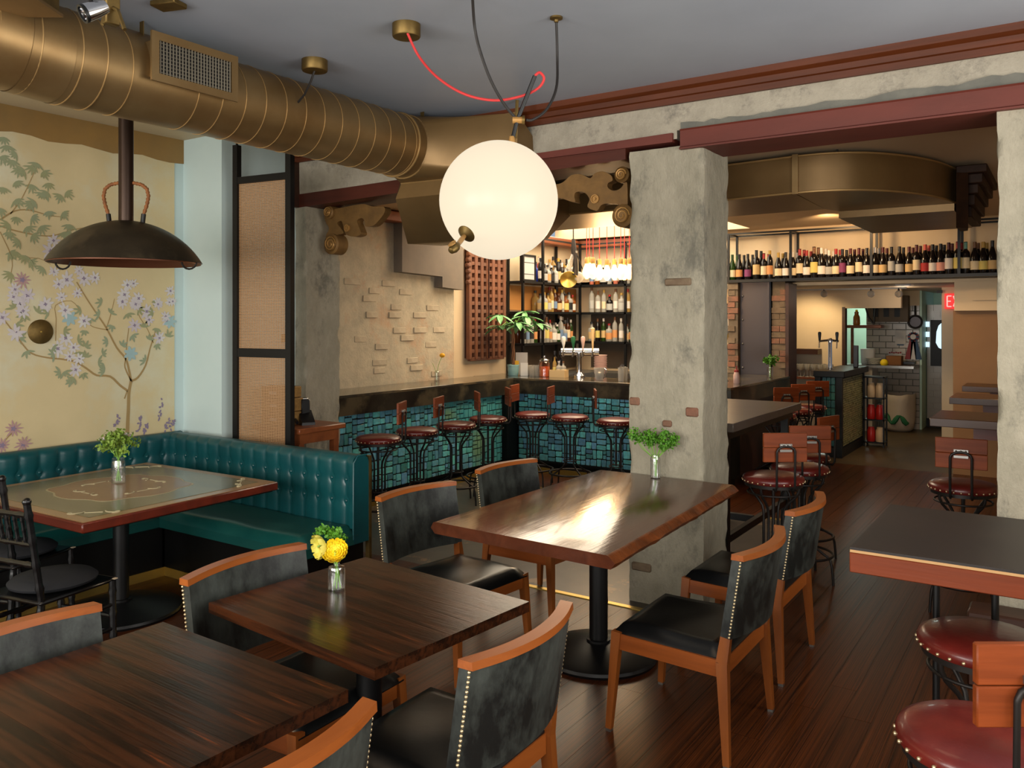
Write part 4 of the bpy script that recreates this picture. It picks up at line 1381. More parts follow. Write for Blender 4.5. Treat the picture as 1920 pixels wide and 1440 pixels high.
secs = [sect((XD, 4.28, ZD), .42, .42, 0, 0), sect((XD + .06, 4.35, ZD), .56, .42, .0, .35), sect((-3.48, 4.50, 2.92), .98, .40, .15, .92), sect((-3.50, 4.62, 2.78), 1.04, .44, .75, .96),
        sect((-3.68, 4.92, 2.485), 1.08, .34, .5, 1), sect((-3.82, 5.40, 2.52), 1.04, .30, 0, 1), sect((-3.86, 5.99, 2.745), .84, .25, 0, 1)]
V, Fc = [], []
for s_ in secs:
    V += s_
n = 48
for i in range(len(secs) - 1):
    for k in range(n):
        Fc.append((i * n + k, i * n + (k + 1) % n, (i + 1) * n + (k + 1) % n, (i + 1) * n + k))
bt = thing('duct_boot', 'bronze transition duct turning down through the lintel opening behind the globe lamp', 'duct')
MB().add(V, Fc).build('boot_shell', 'gold_duct2', bt, angle=50)
for si in (2,):
    MB().tube(secs[si], .007, 6, closed=True).build('seam', 'seam', bt)
# supply register on the duct
XR = -3.50
q = [at_x(286, 57, XR), at_x(446, 107, XR), at_x(447, 190, XR), at_x(285, 152, XR)]
y0, y1 = 2.235, 2.712
zt, zb = 3.088, 2.858
o = thing('vent_register', 'bronze framed air register with metal louvres on the round duct', 'vent')
MB().span((XR - .16, y0 + .03, zb + .03), (XR - .012, y1 - .03, zt - .03)).build('collar', 'gold_duct', o)
fw_ = .038
m = MB().span((XR - .012, y0, zb), (XR, y1, zb + fw_)).span((XR - .012, y0, zt - fw_), (XR, y1, zt)).span((XR - .012, y0, zb + fw_), (XR, y0 + fw_, zt - fw_)).span((XR - .012, y1 - fw_, zb + fw_), (XR, y1, zt - fw_))
m.build('frame', 'gold_duct', o)
MB().span((XR - .0118, y0 + fw_, zb + fw_), (XR - .011, y1 - fw_, zt - fw_)).build('dark_inside', 'grille_in', o)
sl = MB().box((0, 0, 0), (.006, .0028, zt - zb - 2 * fw_), rz=.5).mesh('slat', 'grille')
for k in range(24):
    link('slat', sl, o, (XR - .004, y0 + fw_ + .008 + (y1 - y0 - 2 * fw_ - .016) * k / 23, (zt + zb) / 2))
m = MB()
for k in range(9):
    z = zb + fw_ + (zt - zb - 2 * fw_) * (k + .5) / 9
    m.span((XR - .0105, y0 + fw_, z - .0015), (XR - .007, y1 - fw_, z + .0015))
m.build('rear_slats', 'grille', o)
# hangers of the duct
for y in (2.28, 4.34):
    m = MB().span((XD + .1, y, ZD + .16), (XD + .13, y + .004, CEIL))
    m.build('hanger_strap', 'brass_dull', du)
m = MB().tube([(-2.95, 4.45, CEIL), (-2.97, 4.46, 2.93)], .012, 6)
m.build('hanger_strap', 'brass_dull', bt)

# spotlights and box in the top left corner
p = at_d(168, 22, 2.35)
o = thing('spotlight', 'small chrome spotlight at the top edge of the frame by the duct', 'spotlight', tuple(p))
dv = Vector((-.2, -.75, -.45)).normalized()
Mq = dv.to_track_quat('Z', 'Y').to_matrix().to_4x4()
MB().lathe([(0, -.05), (.018, -.05), (.024, -.02), (.026, .012), (.02, .016), (.018, .008), (0, .006)], 20, Mq).build('head', 'chrome', o)
MB().lathe([(.021, .013), (.027, .013), (.027, .022), (.021, .022), (.021, .013)], 20, Mq).build('ring', 'black_metal', o)
MB().tube([(0, 0, .02), (-.01, .02, .10), (-.01, .03, CEIL - p.z)], .006, 6).build('arm', 'iron', o)
p = at_z(112, 31, 3.0)
o = thing('bronze_box', 'flat bronze metal box on the ceiling in the top left corner', 'ceiling box', (p.x, p.y, 3.0), TH)
MB().span((-.5, -.5, .012), (0, 0, .165), bev=.004).build('box_body', 'brass_dull', o)
MB().span((-.51, -.51, 0), (.01, .01, .012)).build('flange', 'gold_duct2', o)
p = at_d(208, 30, 2.7)
o = thing('duct_clamp', 'brass duct clamp bracket hanging beside the chrome spotlight', 'bracket', (p.x, p.y, p.z))
MB().box((0, 0, .06), (.03, .05, .18), bev=.004).build('bracket_arm', 'brass_dull', o)
MB().tube([(-.05, 0, -.02), (-.03, 0, .02), (0, 0, .03), (.04, 0, .01), (.08, 0, -.06)], .007, 6).build('hook', 'brass_dull', o)
p = at_z(316, 4, CEIL)
o = thing('ceiling_plate', 'small bronze plate on the ceiling at the top frame edge', 'ceiling plate', (p.x, p.y, CEIL), .3)
MB().box((0, 0, -.012), (.13, .09, .024), bev=.004).build('plate', 'brass_dull', o)

# ================================================================== WOK LAMP
wl = thing('wok_lamp', 'wok-shaped iron pendant lamp with rope handles above the painted table', 'lamp', (-4.68, 2.82, 0))
RW, zr, ztop = .43, 2.095, 2.345
RS = (RW * RW + (ztop - zr) ** 2) / (2 * (ztop - zr))
PHI = math.asin(RW / RS)
pr = []
for k in range(15):
    t = k / 14
    r = RS * math.sin(t * PHI)
    z = ztop - RS * (1 - math.cos(t * PHI))
    pr.append((r if k else 0, z))
MB().lathe(pr + [(RW - .008, zr - .002)], 56).build('shade', 'wok', wl, angle=60)
MB().lathe([(RW - .008, zr - .002)] + [(max(0, r - .008) if i else 0, z - .008) for i, (r, z) in list(enumerate(pr))[::-1]], 56).build('shade_lining', 'wok_in', wl, angle=60)
MB().lathe([(0, ztop - .01), (.042, ztop - .01), (.042, CEIL - .02), (.075, CEIL - .018), (.075, CEIL - .001), (0, CEIL - .001)], 28).build('pole', 'pipe', wl)
for sg in (-1, 1):
    dxy = Vector((math.cos(TH), math.sin(TH), 0)) * sg
    P = []
    for (a, z) in ((.10, 2.33), (.105, 2.38), (.125, 2.44), (.135, 2.49), (.125, 2.535), (.095, 2.56), (.05, 2.57), (.02, 2.57)):
        P.append(dxy * a + Vector((0, 0, z)))
    S = []
    for i in range(len(P) - 1):
        for k in range(7):
            S.append(P[i].lerp(P[i + 1], k / 7))
    Rr = [.0105 + .0022 * math.sin(i * 2.1) for i in range(len(S))]
    MB().tube(S, Rr, 8).build('rope_handle', 'rope', wl, angle=80)
    MB().tube([dxy * .098 + Vector((0, 0, 2.315)), dxy * .106 + Vector((0, 0, 2.385))], .014, 10).build('ferrule', 'black_metal', wl)
    dd = dxy * .97
    c = dd * (RW - .04) + Vector((0, 0, zr + .005))
    tn = Vector((math.cos(TH), math.sin(TH), 0))
    P = [c + tn * (.045 * math.cos(PI + PI * k / 8)) + Vector((0, 0, .045 * math.sin(PI + PI * k / 8))) - Vector((-.34 * 0, .0, 0)) for k in range(9)]
    MB().tube(P, .006, 6).build('wok_handle', 'iron', wl)

# ================================================================== GLOBE LAMP
GC = at_d(935, 376, 3.8)
GR = 111 / F * 3.8
gl = thing('globe_lamp', 'large lit opal glass globe pendant hung on swagged cords', 'lamp', tuple(GC))
MB().ball((0, 0, 0), GR, 56, 36).build('globe', 'globe', gl, angle=80)


def loc_d(u, v, d):
    return at_d(u, v, d) - GC


cap_c = loc_d(873, 440, 3.64)
cap_d = (cap_c).normalized()
Mq = Matrix.Translation(cap_d * (GR - .004)) @ cap_d.to_track_quat('Z', 'Y').to_matrix().to_4x4()
MB().lathe([(0, -.008), (.044, -.008), (.042, .003), (.025, .014), (.012, .022), (0, .022)], 28, Mq).build('cap', 'brass_dull', gl)
e0 = cap_d * (GR + .012)
e1 = loc_d(858, 459, 3.47)
e2 = loc_d(846, 470, 3.44)
MB().tube([e0, e0.lerp(e1, .5), e1], [.009, .012, .010], 10).build('finial_stem', 'corbel_gold', gl)
dirv = (e2 - e1).normalized()
Mq = Matrix.Translation(e1.lerp(e2, .5)) @ dirv.to_track_quat('Z', 'Y').to_matrix().to_4x4()
MB().ball((0, 0, 0), .02, 14, 10, (1.0, .6, 1.55)).build('finial', 'brass_dull', gl) if False else MB().lathe([(0, -.034), (.01, -.03), (.02, -.012), (.021, .006), (.014, .026), (0, .034)], 16, Mq).build('finial', 'brass_dull', gl)
MB().tube([Mq @ Vector((.016 * math.cos(k * .8) * (1 - k / 24), .022, .026 * math.sin(k * .8) * (1 - k / 24))) for k in range(22)], .003, 5).build('finial_scroll', 'corbel_gold', gl)
neck = loc_d(960, 264, 3.8)
joint = loc_d(970, 225, 3.8)
rod_t = loc_d(1003, 142, 3.75)
MB().lathe([(0, -.03), (.014, -.03), (.016, 0), (.012, .02), (0, .022)], 16, Matrix.Translation(neck)).build('neck', 'corbel_gold', gl)
MB().tube([neck, joint, rod_t], .0095, 8).build('rod', 'black_metal', gl)
ax_ = Vector((math.cos(TH), math.sin(TH), 0))
MB().tube([joint - ax_ * .022, joint + ax_ * .022], .016, 14).build('clamp', 'corbel_gold', gl)
MB().tube([joint + ax_ * .022, joint + ax_ * .034], .021, 14).build('clamp_knob', 'brass_dull', gl)


def curve(pts, n=8):
    P = [Vector(p) for p in pts]
    out = []
    for i in range(len(P) - 1):
        a, b, c, d = P[max(i - 1, 0)], P[i], P[i + 1], P[min(i + 2, len(P) - 1)]
        for k in range(n):
            t = k / n
            out.append(0.5 * ((2 * b) + (c - a) * t + (2 * a - 5 * b + 4 * c - d) * t * t + (3 * b - a - 3 * c + d) * t ** 3))
    out.append(P[-1])
    return out


cA = at_z(1043, 37, CEIL - .012) - GC
cB = at_z(886, -4, CEIL - .012) - GC
cC = at_z(764, 62, CEIL - .06) - GC
MB().tube(curve([cA, loc_d(1045, 110, 3.93), loc_d(1043, 165, 3.88), loc_d(1025, 205, 3.84), loc_d(1000, 224, 3.81), joint + ax_ * .04]), .0065, 8).build('suspension_cord', 'black_cord', gl)
MB().tube(curve([cB, loc_d(890, 50, 3.7), loc_d(900, 95, 3.72), loc_d(920, 150, 3.75), loc_d(945, 195, 3.78), joint]), .0065, 8).build('suspension_cord', 'black_cord', gl)
MB().tube(curve([cC, loc_d(785, 105, 3.95), loc_d(820, 145, 3.9), loc_d(870, 176, 3.85), loc_d(925, 188, 3.82), loc_d(975, 181, 3.8), loc_d(1008, 166, 3.78), loc_d(1020, 148, 3.76), loc_d(1012, 136, 3.75), rod_t]), .0062, 8).build('power_cord', 'red_cord', gl)
for pos, r, h in ((cA + Vector((0, 0, .012)), .03, .014),):
    MB().lathe([(0, -h - .012), (.01, -h - .01), (.012, -h), (r, -h * .6), (r, 0), (0, 0)], 24, Matrix.Translation(pos)).build('ceiling_hook', 'brass_dull', gl)
p = at_z(762, 46, CEIL) - GC
MB().lathe([(0, -.062), (.064, -.062), (.068, -.056), (.068, 0), (0, 0)], 32, Matrix.Translation((p.x, p.y, CEIL - GC.z))).build('canopy', 'brass_dull', gl)
p = at_z(590, 113, CEIL)
o = thing('ceiling_canopy', 'bronze ceiling canopy with a short grey cord behind the round duct', 'lamp canopy', (p.x, p.y, CEIL))
MB().lathe([(0, -.06), (.066, -.06), (.07, -.054), (.07, 0), (0, 0)], 32).build('canopy', 'brass_dull', o)
MB().tube([(0, 0, -.055), (-.03, .0, -.11), (-.09, .01, -.17), (-.3, 0.02, -.3)], .006, 6).build('cord', 'black_cord', o)

# ================================================================== CORBELS (flat cut scroll brackets with rolled ends)
def corbel(pts_px, y, thick, name, label, rolls, ros):
    poly = []
    for (u, v) in pts_px:
        q = at_y(u, v, y)
        poly.append((q.x, q.z))
    cx = sum(p[0] for p in poly) / len(poly)
    cz = sum(p[1] for p in poly) / len(poly)
    o = thing(name, label, 'bracket', (cx, y, cz))
    P = [(a - cx, b - cz) for a, b in poly]
    Mb = Matrix(((1, 0, 0, 0), (0, 0, 1, 0), (0, 1, 0, 0), (0, 0, 0, 1)))
    MB().prism(P, 0, thick, Mb).build('scroll_plate', 'corbel', o, angle=30)
    for (u, v, r) in rolls:
        q = at_y(u, v, y)
        Mr = Matrix.Translation((q.x - cx, 0, q.z - cz)) @ Matrix.Rotation(PI / 2, 4, 'X')
        MB().lathe([(0, -thick - .02), (r, -thick - .02), (r, .02), (r * .8, .03), (r * .62, .022), (r * .55, .032), (r * .3, .034), (0, .03)], 28, Mr).build('scroll_roll', 'corbel', o)
        MB().tube([Mr @ Vector((r * (.75 - .6 * k / 24) * math.cos(k * .55), r * (.75 - .6 * k / 24) * math.sin(k * .55), .034)) for k in range(25)], .006, 5).build('roll_spiral', 'corbel_gold', o)
    for (u, v, r) in ros:
        q = at_y(u, v, y)
        Mr = Matrix.Translation((q.x - cx, 0, q.z - cz)) @ Matrix.Rotation(PI / 2, 4, 'X')
        MB().lathe([(0, .014), (r * .3, .014), (r * .35, .004), (r * .7, .004), (r * .75, .012), (r, .012), (r, -.005)], 24, Mr).build('rosette', 'corbel_gold', o)
    return o


def cr(x, y):      # from the enlarged view of the right bracket
    return (1000 + x / 6.0, 260 + y / 6.0)


def smooth(pts, n=5):
    P = [Vector((p[0], p[1], 0)) for p in pts]
    out = []
    m_ = len(P)
    for i in range(m_):
        a, b, c, d = P[i - 1], P[i], P[(i + 1) % m_], P[(i + 2) % m_]
        for k in range(n):
            t = k / n
            q = 0.5 * ((2 * b) + (c - a) * t + (2 * a - 5 * b + 4 * c - d) * t * t + (3 * b - a - 3 * c + d) * t ** 3)
            out.append((q.x, q.y))
    return out


right = smooth([cr(*p) for p in ((60, 600), (150, 520), (270, 512), (340, 485), (430, 410), (540, 402), (640, 445), (690, 390), (780, 368), (870, 410), (890, 470), (840, 500), (838, 550), (900, 585), (980, 560), (1045, 480), (1060, 600), (1055, 780), (1000, 760), (930, 735), (830, 728), (760, 750), (715, 810), (610, 770), (630, 690), (610, 640), (560, 598), (480, 602), (460, 650), (470, 715), (400, 700), (290, 665), (180, 680), (90, 660))], 3)
corbel(right, YC + .14, .07, 'scroll_bracket', 'bronze scroll bracket under the beam beside the middle concrete column', [(cr(1010, 410)[0], cr(1010, 410)[1], .052), (cr(1020, 870)[0], cr(1020, 870)[1], .075)], [(cr(697, 680)[0], cr(697, 680)[1], .03)])
o = thing('bracket_tongue', 'x', 'bracket')
bpy.data.objects.remove(o)


def cl(x, y):
    return (540 + x / 4.8, 260 + y / 4.8)


left = smooth([cl(*p) for p in ((330, 640), (420, 632), (500, 618), (600, 598), (690, 590), (760, 610), (860, 612), (870, 660), (830, 720), (770, 780), (700, 788), (690, 740), (660, 715), (620, 740), (640, 800), (655, 860), (590, 882), (520, 860), (500, 800), (480, 740), (440, 760), (470, 800), (500, 850), (440, 870), (470, 930), (440, 960), (360, 960), (340, 880), (370, 810), (335, 740))], 3)
corbel(left, YC + .14, .07, 'scroll_bracket', 'bronze scroll bracket on the far left pilaster under the dark wooden beam', [(cl(380, 665)[0], cl(380, 665)[1], .055), (cl(405, 950)[0], cl(405, 950)[1], .085)], [(cl(535, 805)[0], cl(535, 805)[1], .03)])

# ================================================================== RECTANGULAR DUCT OF THE BAR
rd = thing('curved_duct', 'wide flat bronze sheet-metal duct curving below the bar ceiling', 'duct')
zb_, zt_ = 2.62, 2.885
front = [(-4.32, 6.0), (-2.1, 5.88), (-1.55, 5.82), (-1.28, 5.86), (-1.06, 6.02), (-.88, 6.30), (-.76, 6.62), (-.69, 6.98)]
back = [(-.9, 8.3), (-1.5, 8.35), (-1.5, 7.0), (-1.58, 6.75), (-2.44, 6.80), (-4.32, 6.93)]
def seg_prism(name, pts, z0, z1, m='gold_duct2'):
    return MB().prism(pts, z0, z1).build(name, m, rd, angle=25)
fr = []
P = curve([(x, y, 0) for x, y in front[1:]], 6)
seg_prism('duct_section', [(-4.32, 6.0), (-2.1, 5.88), (-1.56, 5.82), (-1.58, 6.75), (-2.44, 6.80), (-4.32, 6.93)], zb_, zt_)
arc = [(q.x, q.y) for q in P if q.x >= -1.56]
seg_prism('duct_section', arc + [(-.69, 8.3), (-1.5, 8.35), (-1.5, 7.0), (-1.58, 6.75)], zb_, zt_ - .002)
MB().tube([(x, y - .004, zb_ + .006) for x, y in [(-4.32, 6.0), (-2.1, 5.88)] + arc], .008, 6).build('seam', 'seam', rd)
MB().tube([(x, y - .004, zt_ - .008) for x, y in [(-4.32, 6.0), (-2.1, 5.88)] + arc], .008, 6).build('seam', 'seam', rd)
MB().span((-1.575, 5.80, zb_ - .004), (-1.535, 5.83, zt_ + .004)).build('joint_band', 'gold_duct', rd)
MB().span((-1.52, 6.95, zb_ - .055), (-.70, 8.34, zb_ - .001)).build('lower_step', 'gold_duct2', rd)
m = MB()
for (x, y) in ((-1.3, 5.9), (-2.6, 6.3), (-.85, 6.7)):
    m.span((x - .006, y - .006, zt_ - .01), (x + .006, y + .006, BC))
m.build('hanger_rods', 'iron', rd)
# carved wooden hood at the duct end
p = at_d(1825, 350, 6.6)
o = thing('wooden_hood', 'dark stepped carved wooden hood at the end of the curved duct', 'hood', (-.62, 6.95, 2.62))
for (x0, x1, z0, z1, y0, y1) in ((-.06, .14, .20, .26, -.30, .95), (-.05, .11, .13, .20, -.26, .92), (-.05, .08, .06, .13, -.22, .9), (-.045, .055, -.02, .06, -.17, .88), (-.04, .03, -.10, -.02, -.12, .85)):
    MB().span((x0, y0 + .2, z0), (x1, y1, z1), bev=.006).build('step', 'hood_wood', o)
MB().prism([(-.05, -.18), (.02, -.1), (.0, .1), (-.05, .15)], -.2, .2).build('carved_leaf', 'hood_wood', o)

# ================================================================== SCREEN, DESK
sn = thing('mesh_screen', 'tall black steel framed divider with woven tan mesh behind the banquette', 'divider')
A0 = Vector((-5.215, 4.03, 0))
A1 = Vector((-4.695, 4.09, 0))
dS = (A1 - A0).normalized()
angS = math.atan2(dS.y, dS.x)
for P_, h, w in ((A0, 3.07, .045), (A1, CEIL, .05)):
    MB().box((P_.x, P_.y, h / 2), (w, .045, h), rz=angS).build('post', 'black_metal', sn)
MB().box((A0.x, A0.y, (3.07 + CEIL) / 2), (.012, .012, CEIL - 3.07)).build('pin', 'black_metal', sn)
mid = (A0 + A1) / 2
Ls = (A1 - A0).length
for z, h in ((2.80, .05), (1.505, .065), (.42, .05)):
    MB().box((mid.x, mid.y, z), (Ls - .045, .04, h), rz=angS).build('rail', 'black_metal', sn)
for z0, z1 in ((.445, 1.4725), (1.5375, 2.775)):
    m = MB()
    n = int((z1 - z0) / .0115)
    for k in range(n):
        m.box((mid.x, mid.y, z0 + (k + .5) * (z1 - z0) / n), (Ls - .045, .003, .0078), rz=angS)
    for k in range(22):
        t = (k + .5) / 22
        q = A0.lerp(A1, t)
        m.box((q.x, q.y, (z0 + z1) / 2), (.0025, .0042, z1 - z0), rz=angS)
    m.build('woven_mesh', 'mesh', sn, angle=0, stuff=True)
dk_ = thing('host_desk', 'small stained wooden desk between the mesh screen and the pilaster', 'desk')
MB().span((-5.19, 4.15, .91), (-4.66, 4.62, .95), bev=.006).build('desktop', 'desk', dk_)
MB().span((-5.15, 4.19, .83), (-4.70, 4.58, .91)).build('apron', 'desk', dk_)
for x in (-5.13, -4.73):
    for y in (4.21, 4.56):
        MB().span((x - .025, y - .025, 0), (x + .025, y + .025, .83)).build('leg', 'desk', dk_)
MB().span((-5.12, 4.2, .30), (-4.72, 4.56, .33)).build('shelf', 'desk', dk_)
ph = thing('card_reader', 'black payment terminal and handset standing on the wooden desk', 'terminal', (-4.87, 4.40, .95), -.5)
MB().prism([(-.07, 0), (.09, 0), (.09, .02), (-.03, .10), (-.07, .10)], -.05, .05, Matrix(((1, 0, 0, 0), (0, 0, 1, 0), (0, 1, 0, 0), (0, 0, 0, 1)))).build('body', 'black_plastic', ph)
MB().box((-.02, 0, .13), (.03, .07, .12), bev=.006, rz=.2).build('screen_head', 'black_plastic', ph)
MB().box((-.035, 0, .175), (.02, .05, .05), bev=.006).build('silver_top', 'silver', ph)
MB().tube([(-.1, -.06, .015), (-.02, -.09, .05), (.06, -.08, .02)], .014, 8).build('handset', 'black_plastic', ph)
for k, (dx, w, z0, z1) in enumerate(((0, .25, .95, 1.05), (0, .25, 1.052, 1.152), (-.01, .23, 1.154, 1.24))):
    o = thing('wicker_box', ('woven tan box behind the mesh screen, bottom of its stack', 'woven tan box behind the mesh screen, middle of its stack', 'woven tan box behind the mesh screen, topmost of its stack')[k], 'box', (-5.02 + dx, 4.30, z0), 0, 'woven boxes on the desk')
    MB().box((0, 0, (z1 - z0) / 2), (w, .2, z1 - z0), bev=.006).build('body', 'wicker', o)
    MB().box((0.02, -.104, (z1 - z0) * .45), (.07, .008, .022)).build('tag_plate', 'paper', o)
o = tag(MB().box((-5.328, 4.6, 1.6), (.006, .09, .07)).build('switch_plate', 'wicker'), 'small tan plate on the white wall behind the mesh screen', 'wall plate')

# ================================================================== BAR: LEDGE, COUNTER, TILE FRONTS
def split(r, out, rn, tgt):
    (a, b, c, d) = r
    w, h = c - a, d - b
    if w * h < tgt * rn.uniform(.75, 1.5) and w / h < 2.2 and h / w < 2.2:
        out.append(r)
        return
    t = rn.uniform(.36, .64)
    if w > h * rn.uniform(.75, 1.35):
        split((a, b, a + w * t, d), out, rn, tgt)
        split((a + w * t, b, c, d), out, rn, tgt)
    else:
        split((a, b, c, b + h * t), out, rn, tgt)
        split((a, b + h * t, c, d), out, rn, tgt)


tile_me2 = MB().box((0, 0, 0), (1, 1, 1), bev=.09).mesh('tile', 'tile_dark')
tile_me = MB().box((0, 0, 0), (1, 1, 1), bev=.09).mesh('tile', 'tile')


def tiles(parent, w, h, M, tgt, seed, gap=.011, th=.018, limit=300):
    rn = random.Random(seed)
    out = []
    split((0, 0, w, h), out, rn, tgt)
    extra = MB()
    for i, (a, b, c, d) in enumerate(out):
        if i < limit:
            o = link('tile', tile_me, parent)
            o.matrix_local = M @ Matrix.Translation(((a + c) / 2, (b + d) / 2, rn.uniform(0, .006))) @ Matrix.Rotation(rn.uniform(-.05, .05), 4, 'Z') @ Matrix.Rotation(rn.uniform(-.06, .06), 4, 'X') @ Matrix.Diagonal((c - a - gap, d - b - gap, th, 1))
        else:
            extra.box(((a + c) / 2, (b + d) / 2, .002), (c - a - gap, d - b - gap, th), M=M)
    if extra.V:
        extra.build('tile_field', 'tile', parent, stuff=True)


XE = -5.40           # ledge front edge
YBAR = 8.07          # bar front edge
ld = thing('bar_ledge', 'drink ledge with patinated top and blue tiled front along the brick wall', 'ledge')
MB().span((XB + .045, 5.1, 1.045), (XE, YBAR, 1.07), bev=.003).build('counter_top', 'counter', ld)
m = MB().span((XE - .022, 5.1, .885), (XE, YBAR - .0, 1.045))
m.build('counter_fascia', 'counter_edge', ld)
MB().span((XB + .045, 5.1, .10), (XE - .075, YBAR, 1.045)).build('tile_backing', 'grout', ld)
Mleft = Matrix(((0, 0, 1, XE - .068), (1, 0, 0, 5.12), (0, 1, 0, .12), (0, 0, 0, 1)))
tiles(ld, 2.86, .78, Mleft, .0078, 5)
MB().span((XB + .1, 5.1, 0), (XE - .12, YBAR, .10)).build('kick', 'black_board', ld)
MB().span((XE - .12, 5.1, 0), (XE - .03, YBAR, .055)).build('foot_step', 'black_board', ld)
MB().span((XE - .03, 5.1, .0), (XE - .018, YBAR, .058)).build('foot_strip', 'brass', ld)
bar = thing('bar_counter', 'bar counter with patinated top and blue tiled front behind the columns', 'bar')
MB().span((XB + .01, YBAR, 1.045), (-2.79, YBAR + .62, 1.07), bev=.003).build('counter_top', 'counter', bar)
MB().span((-3.35, YBAR + .62, 1.045), (-2.79, 10.19, 1.07), bev=.003).build('counter_top', 'counter', bar)
MB().span((XE, YBAR, .89), (-2.79, YBAR + .022, 1.045)).build('counter_fascia', 'counter_edge', bar)
MB().span((-2.812, YBAR + .022, .89), (-2.79, 10.19, 1.045)).build('counter_fascia', 'counter_edge', bar)
MB().span((XE - .05, YBAR + .095, .1), (-2.88, YBAR + .55, .95)).build('tile_backing', 'grout', bar)
MB().span((-3.3, YBAR + .55, .1), (-2.88, 10.18, .95)).build('side_panel', 'wood_dark_x', bar)
Mfr = Matrix(((1, 0, 0, XE + .02), (0, 0, -1, YBAR + .086), (0, 1, 0, .12), (0, 0, 0, 1)))
tiles(bar, 2.45, .78, Mfr, .0072, 8)
MB().span((XE - .04, YBAR + .12, 0), (-2.92, YBAR + .5, .1)).build('kick', 'black_board', bar)
MB().span((XE, YBAR + .0, 0), (-2.9, YBAR + .1, .055)).build('foot_step', 'black_board', bar)
MB().span((XE, YBAR - .012, 0), (-2.9, YBAR, .058)).build('foot_strip', 'brass', bar)
MB().span((XE - .07, YBAR - .16, .0), (XE + .01, YBAR + .09, .95)).build('corner_post', 'black_board', bar)

# carved lattice door leaf on the cream wall
cd = thing('lattice_panel', 'carved brown wooden lattice door leaf hung on the cream bar wall', 'wall panel')
ya, yb = 7.90, 8.62
za, zb2 = 1.28, 2.62
xo = XB + .05
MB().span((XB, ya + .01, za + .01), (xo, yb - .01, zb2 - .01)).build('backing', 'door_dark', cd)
ncol, nrow = 6, 14
cw = (yb - ya) / ncol
rh = (zb2 - za) / nrow
vb = MB().box((0, 0, 0), (.05, cw * .48, zb2 - za), bev=.004).mesh('lattice_upright', 'door_wood')
hb = MB().box((0, 0, 0), (.042, yb - ya, rh * .46), bev=.004).mesh('lattice_bar', 'door_wood')
for k in range(ncol + 1):
    w_ = .5 if k in (0, ncol) else 1
    link('lattice_upright', vb, cd, (xo + .025, ya + cw * k, (za + zb2) / 2), scale=(1, 1.0, 1))
for k in range(nrow + 1):
    link('lattice_bar', hb, cd, (xo + .02, (ya + yb) / 2, za + rh * k))
MB().tube([(xo + .06, (ya + yb) / 2 + .004 * math.sin(k), za + (zb2 - za) * k / 60) for k in range(61)], [.008 + .004 * (k % 2) for k in range(61)], 6).build('center_chain', 'door_dark', cd)
for k in range(7):
    a = k / 6
    MB().box((xo + .03, ya - .02, zb2 - .42 + .4 * a), (.06, .06 - .02 * math.sin(a * 9), .05), bev=.012).build('carved_knob', 'door_wood', cd)

# ================================================================== BACK-BAR SHELVES
sh = thing('bar_shelves', 'black steel corner shelving of spirit bottles behind the bar', 'shelving')
xs0, xs1 = XB + .01, XB + .27
YL = 8.78
ZS = (1.45, 1.86, 2.25)
for z in ZS:
    MB().span((xs0, YL, z - .03), (xs1, 10.59, z)).build('shelf', 'black_metal', sh)
    MB().span((xs1, 10.30, z - .03), (-4.42, 10.59, z)).build('shelf', 'black_metal', sh)
for (x, y) in ((xs1 - .015, YL + .015), (xs1 - .015, 9.28), (xs1 - .015, 10.28), (xs0 + .02, YL + .015), (xs0 + .02, 10.0), (-5.05, 10.315), (-4.44, 10.315)):
    MB().span((x - .015, y - .015, 1.06), (x + .015, y + .015, 2.83)).build('upright', 'black_metal', sh)
MB().span((xs1 - .03, 9.28, 2.81), (xs1, 10.3, 2.83)).build('top_rail', 'black_metal', sh)
MB().span((xs1, 10.3, 2.81), (-4.42, 10.33, 2.83)).span((xs1, 10.3, 2.75), (-4.42, 10.32, 2.765)).build('top_rail', 'black_metal', sh)
MB().span((xs0, YL + .03, 1.07), (xs0 + .01, 10.585, 1.42)).span((xs0, YL + .03, 1.47), (xs0 + .01, 10.585, 1.83)).build('back_panel', 'mirror', sh)
MB().span((xs0, YL + .03, 1.88), (xs0 + .01, 10.585, 2.2)).build('back_panel', 'plank_back', sh)
MB().span((xs1, 10.58, 1.07), (-4.42, 10.59, 1.42)).span((xs1, 10.58, 1.47), (-4.42, 10.59, 1.83)).build('back_panel', 'mirror', sh)
MB().span((xs0, YBAR + .64, .0), (xs0 + .55, 10.59, 1.03)).span((xs0 + .55, 10.05, 0), (-4.4, 10.59, 1.03)).build('back_counter', 'silver', sh)

# bottles --------------------------------------------------------------
PROF = {
    'bordeaux': ([(0, 0), (.036, 0), (.0375, .004), (.0375, .19), (.034, .21), (.016, .235), (.0145, .25), (.0145, .30), (.016, .302), (.016, .308), (0, .308)], .0378, .05, .155, .24, .309, .0158),
    'burgundy': ([(0, 0), (.039, 0), (.041, .004), (.041, .145), (.036, .175), (.022, .225), (.0155, .25), (.0145, .30), (.016, .302), (.016, .308), (0, .308)], .0413, .035, .12, .25, .309, .0165),
    'slim': ([(0, 0), (.033, 0), (.034, .004), (.034, .2), (.028, .235), (.013, .26), (.0125, .305), (.015, .307), (.015, .315), (0, .315)], .0343, .05, .15, .275, .318, .016),
    'stout': ([(0, 0), (.045, 0), (.048, .005), (.048, .14), (.042, .165), (.018, .18), (.016, .225), (.019, .227), (.019, .24), (0, .24)], .0483, .03, .12, .222, .25, .0195),
}
_mc = {}


def gm(kind, m):
    k = ('g', kind, m)
    if k not in _mc:
        _mc[k] = MB().lathe(PROF[kind][0], 14).mesh('bottle', m, 60)
    return _mc[k]


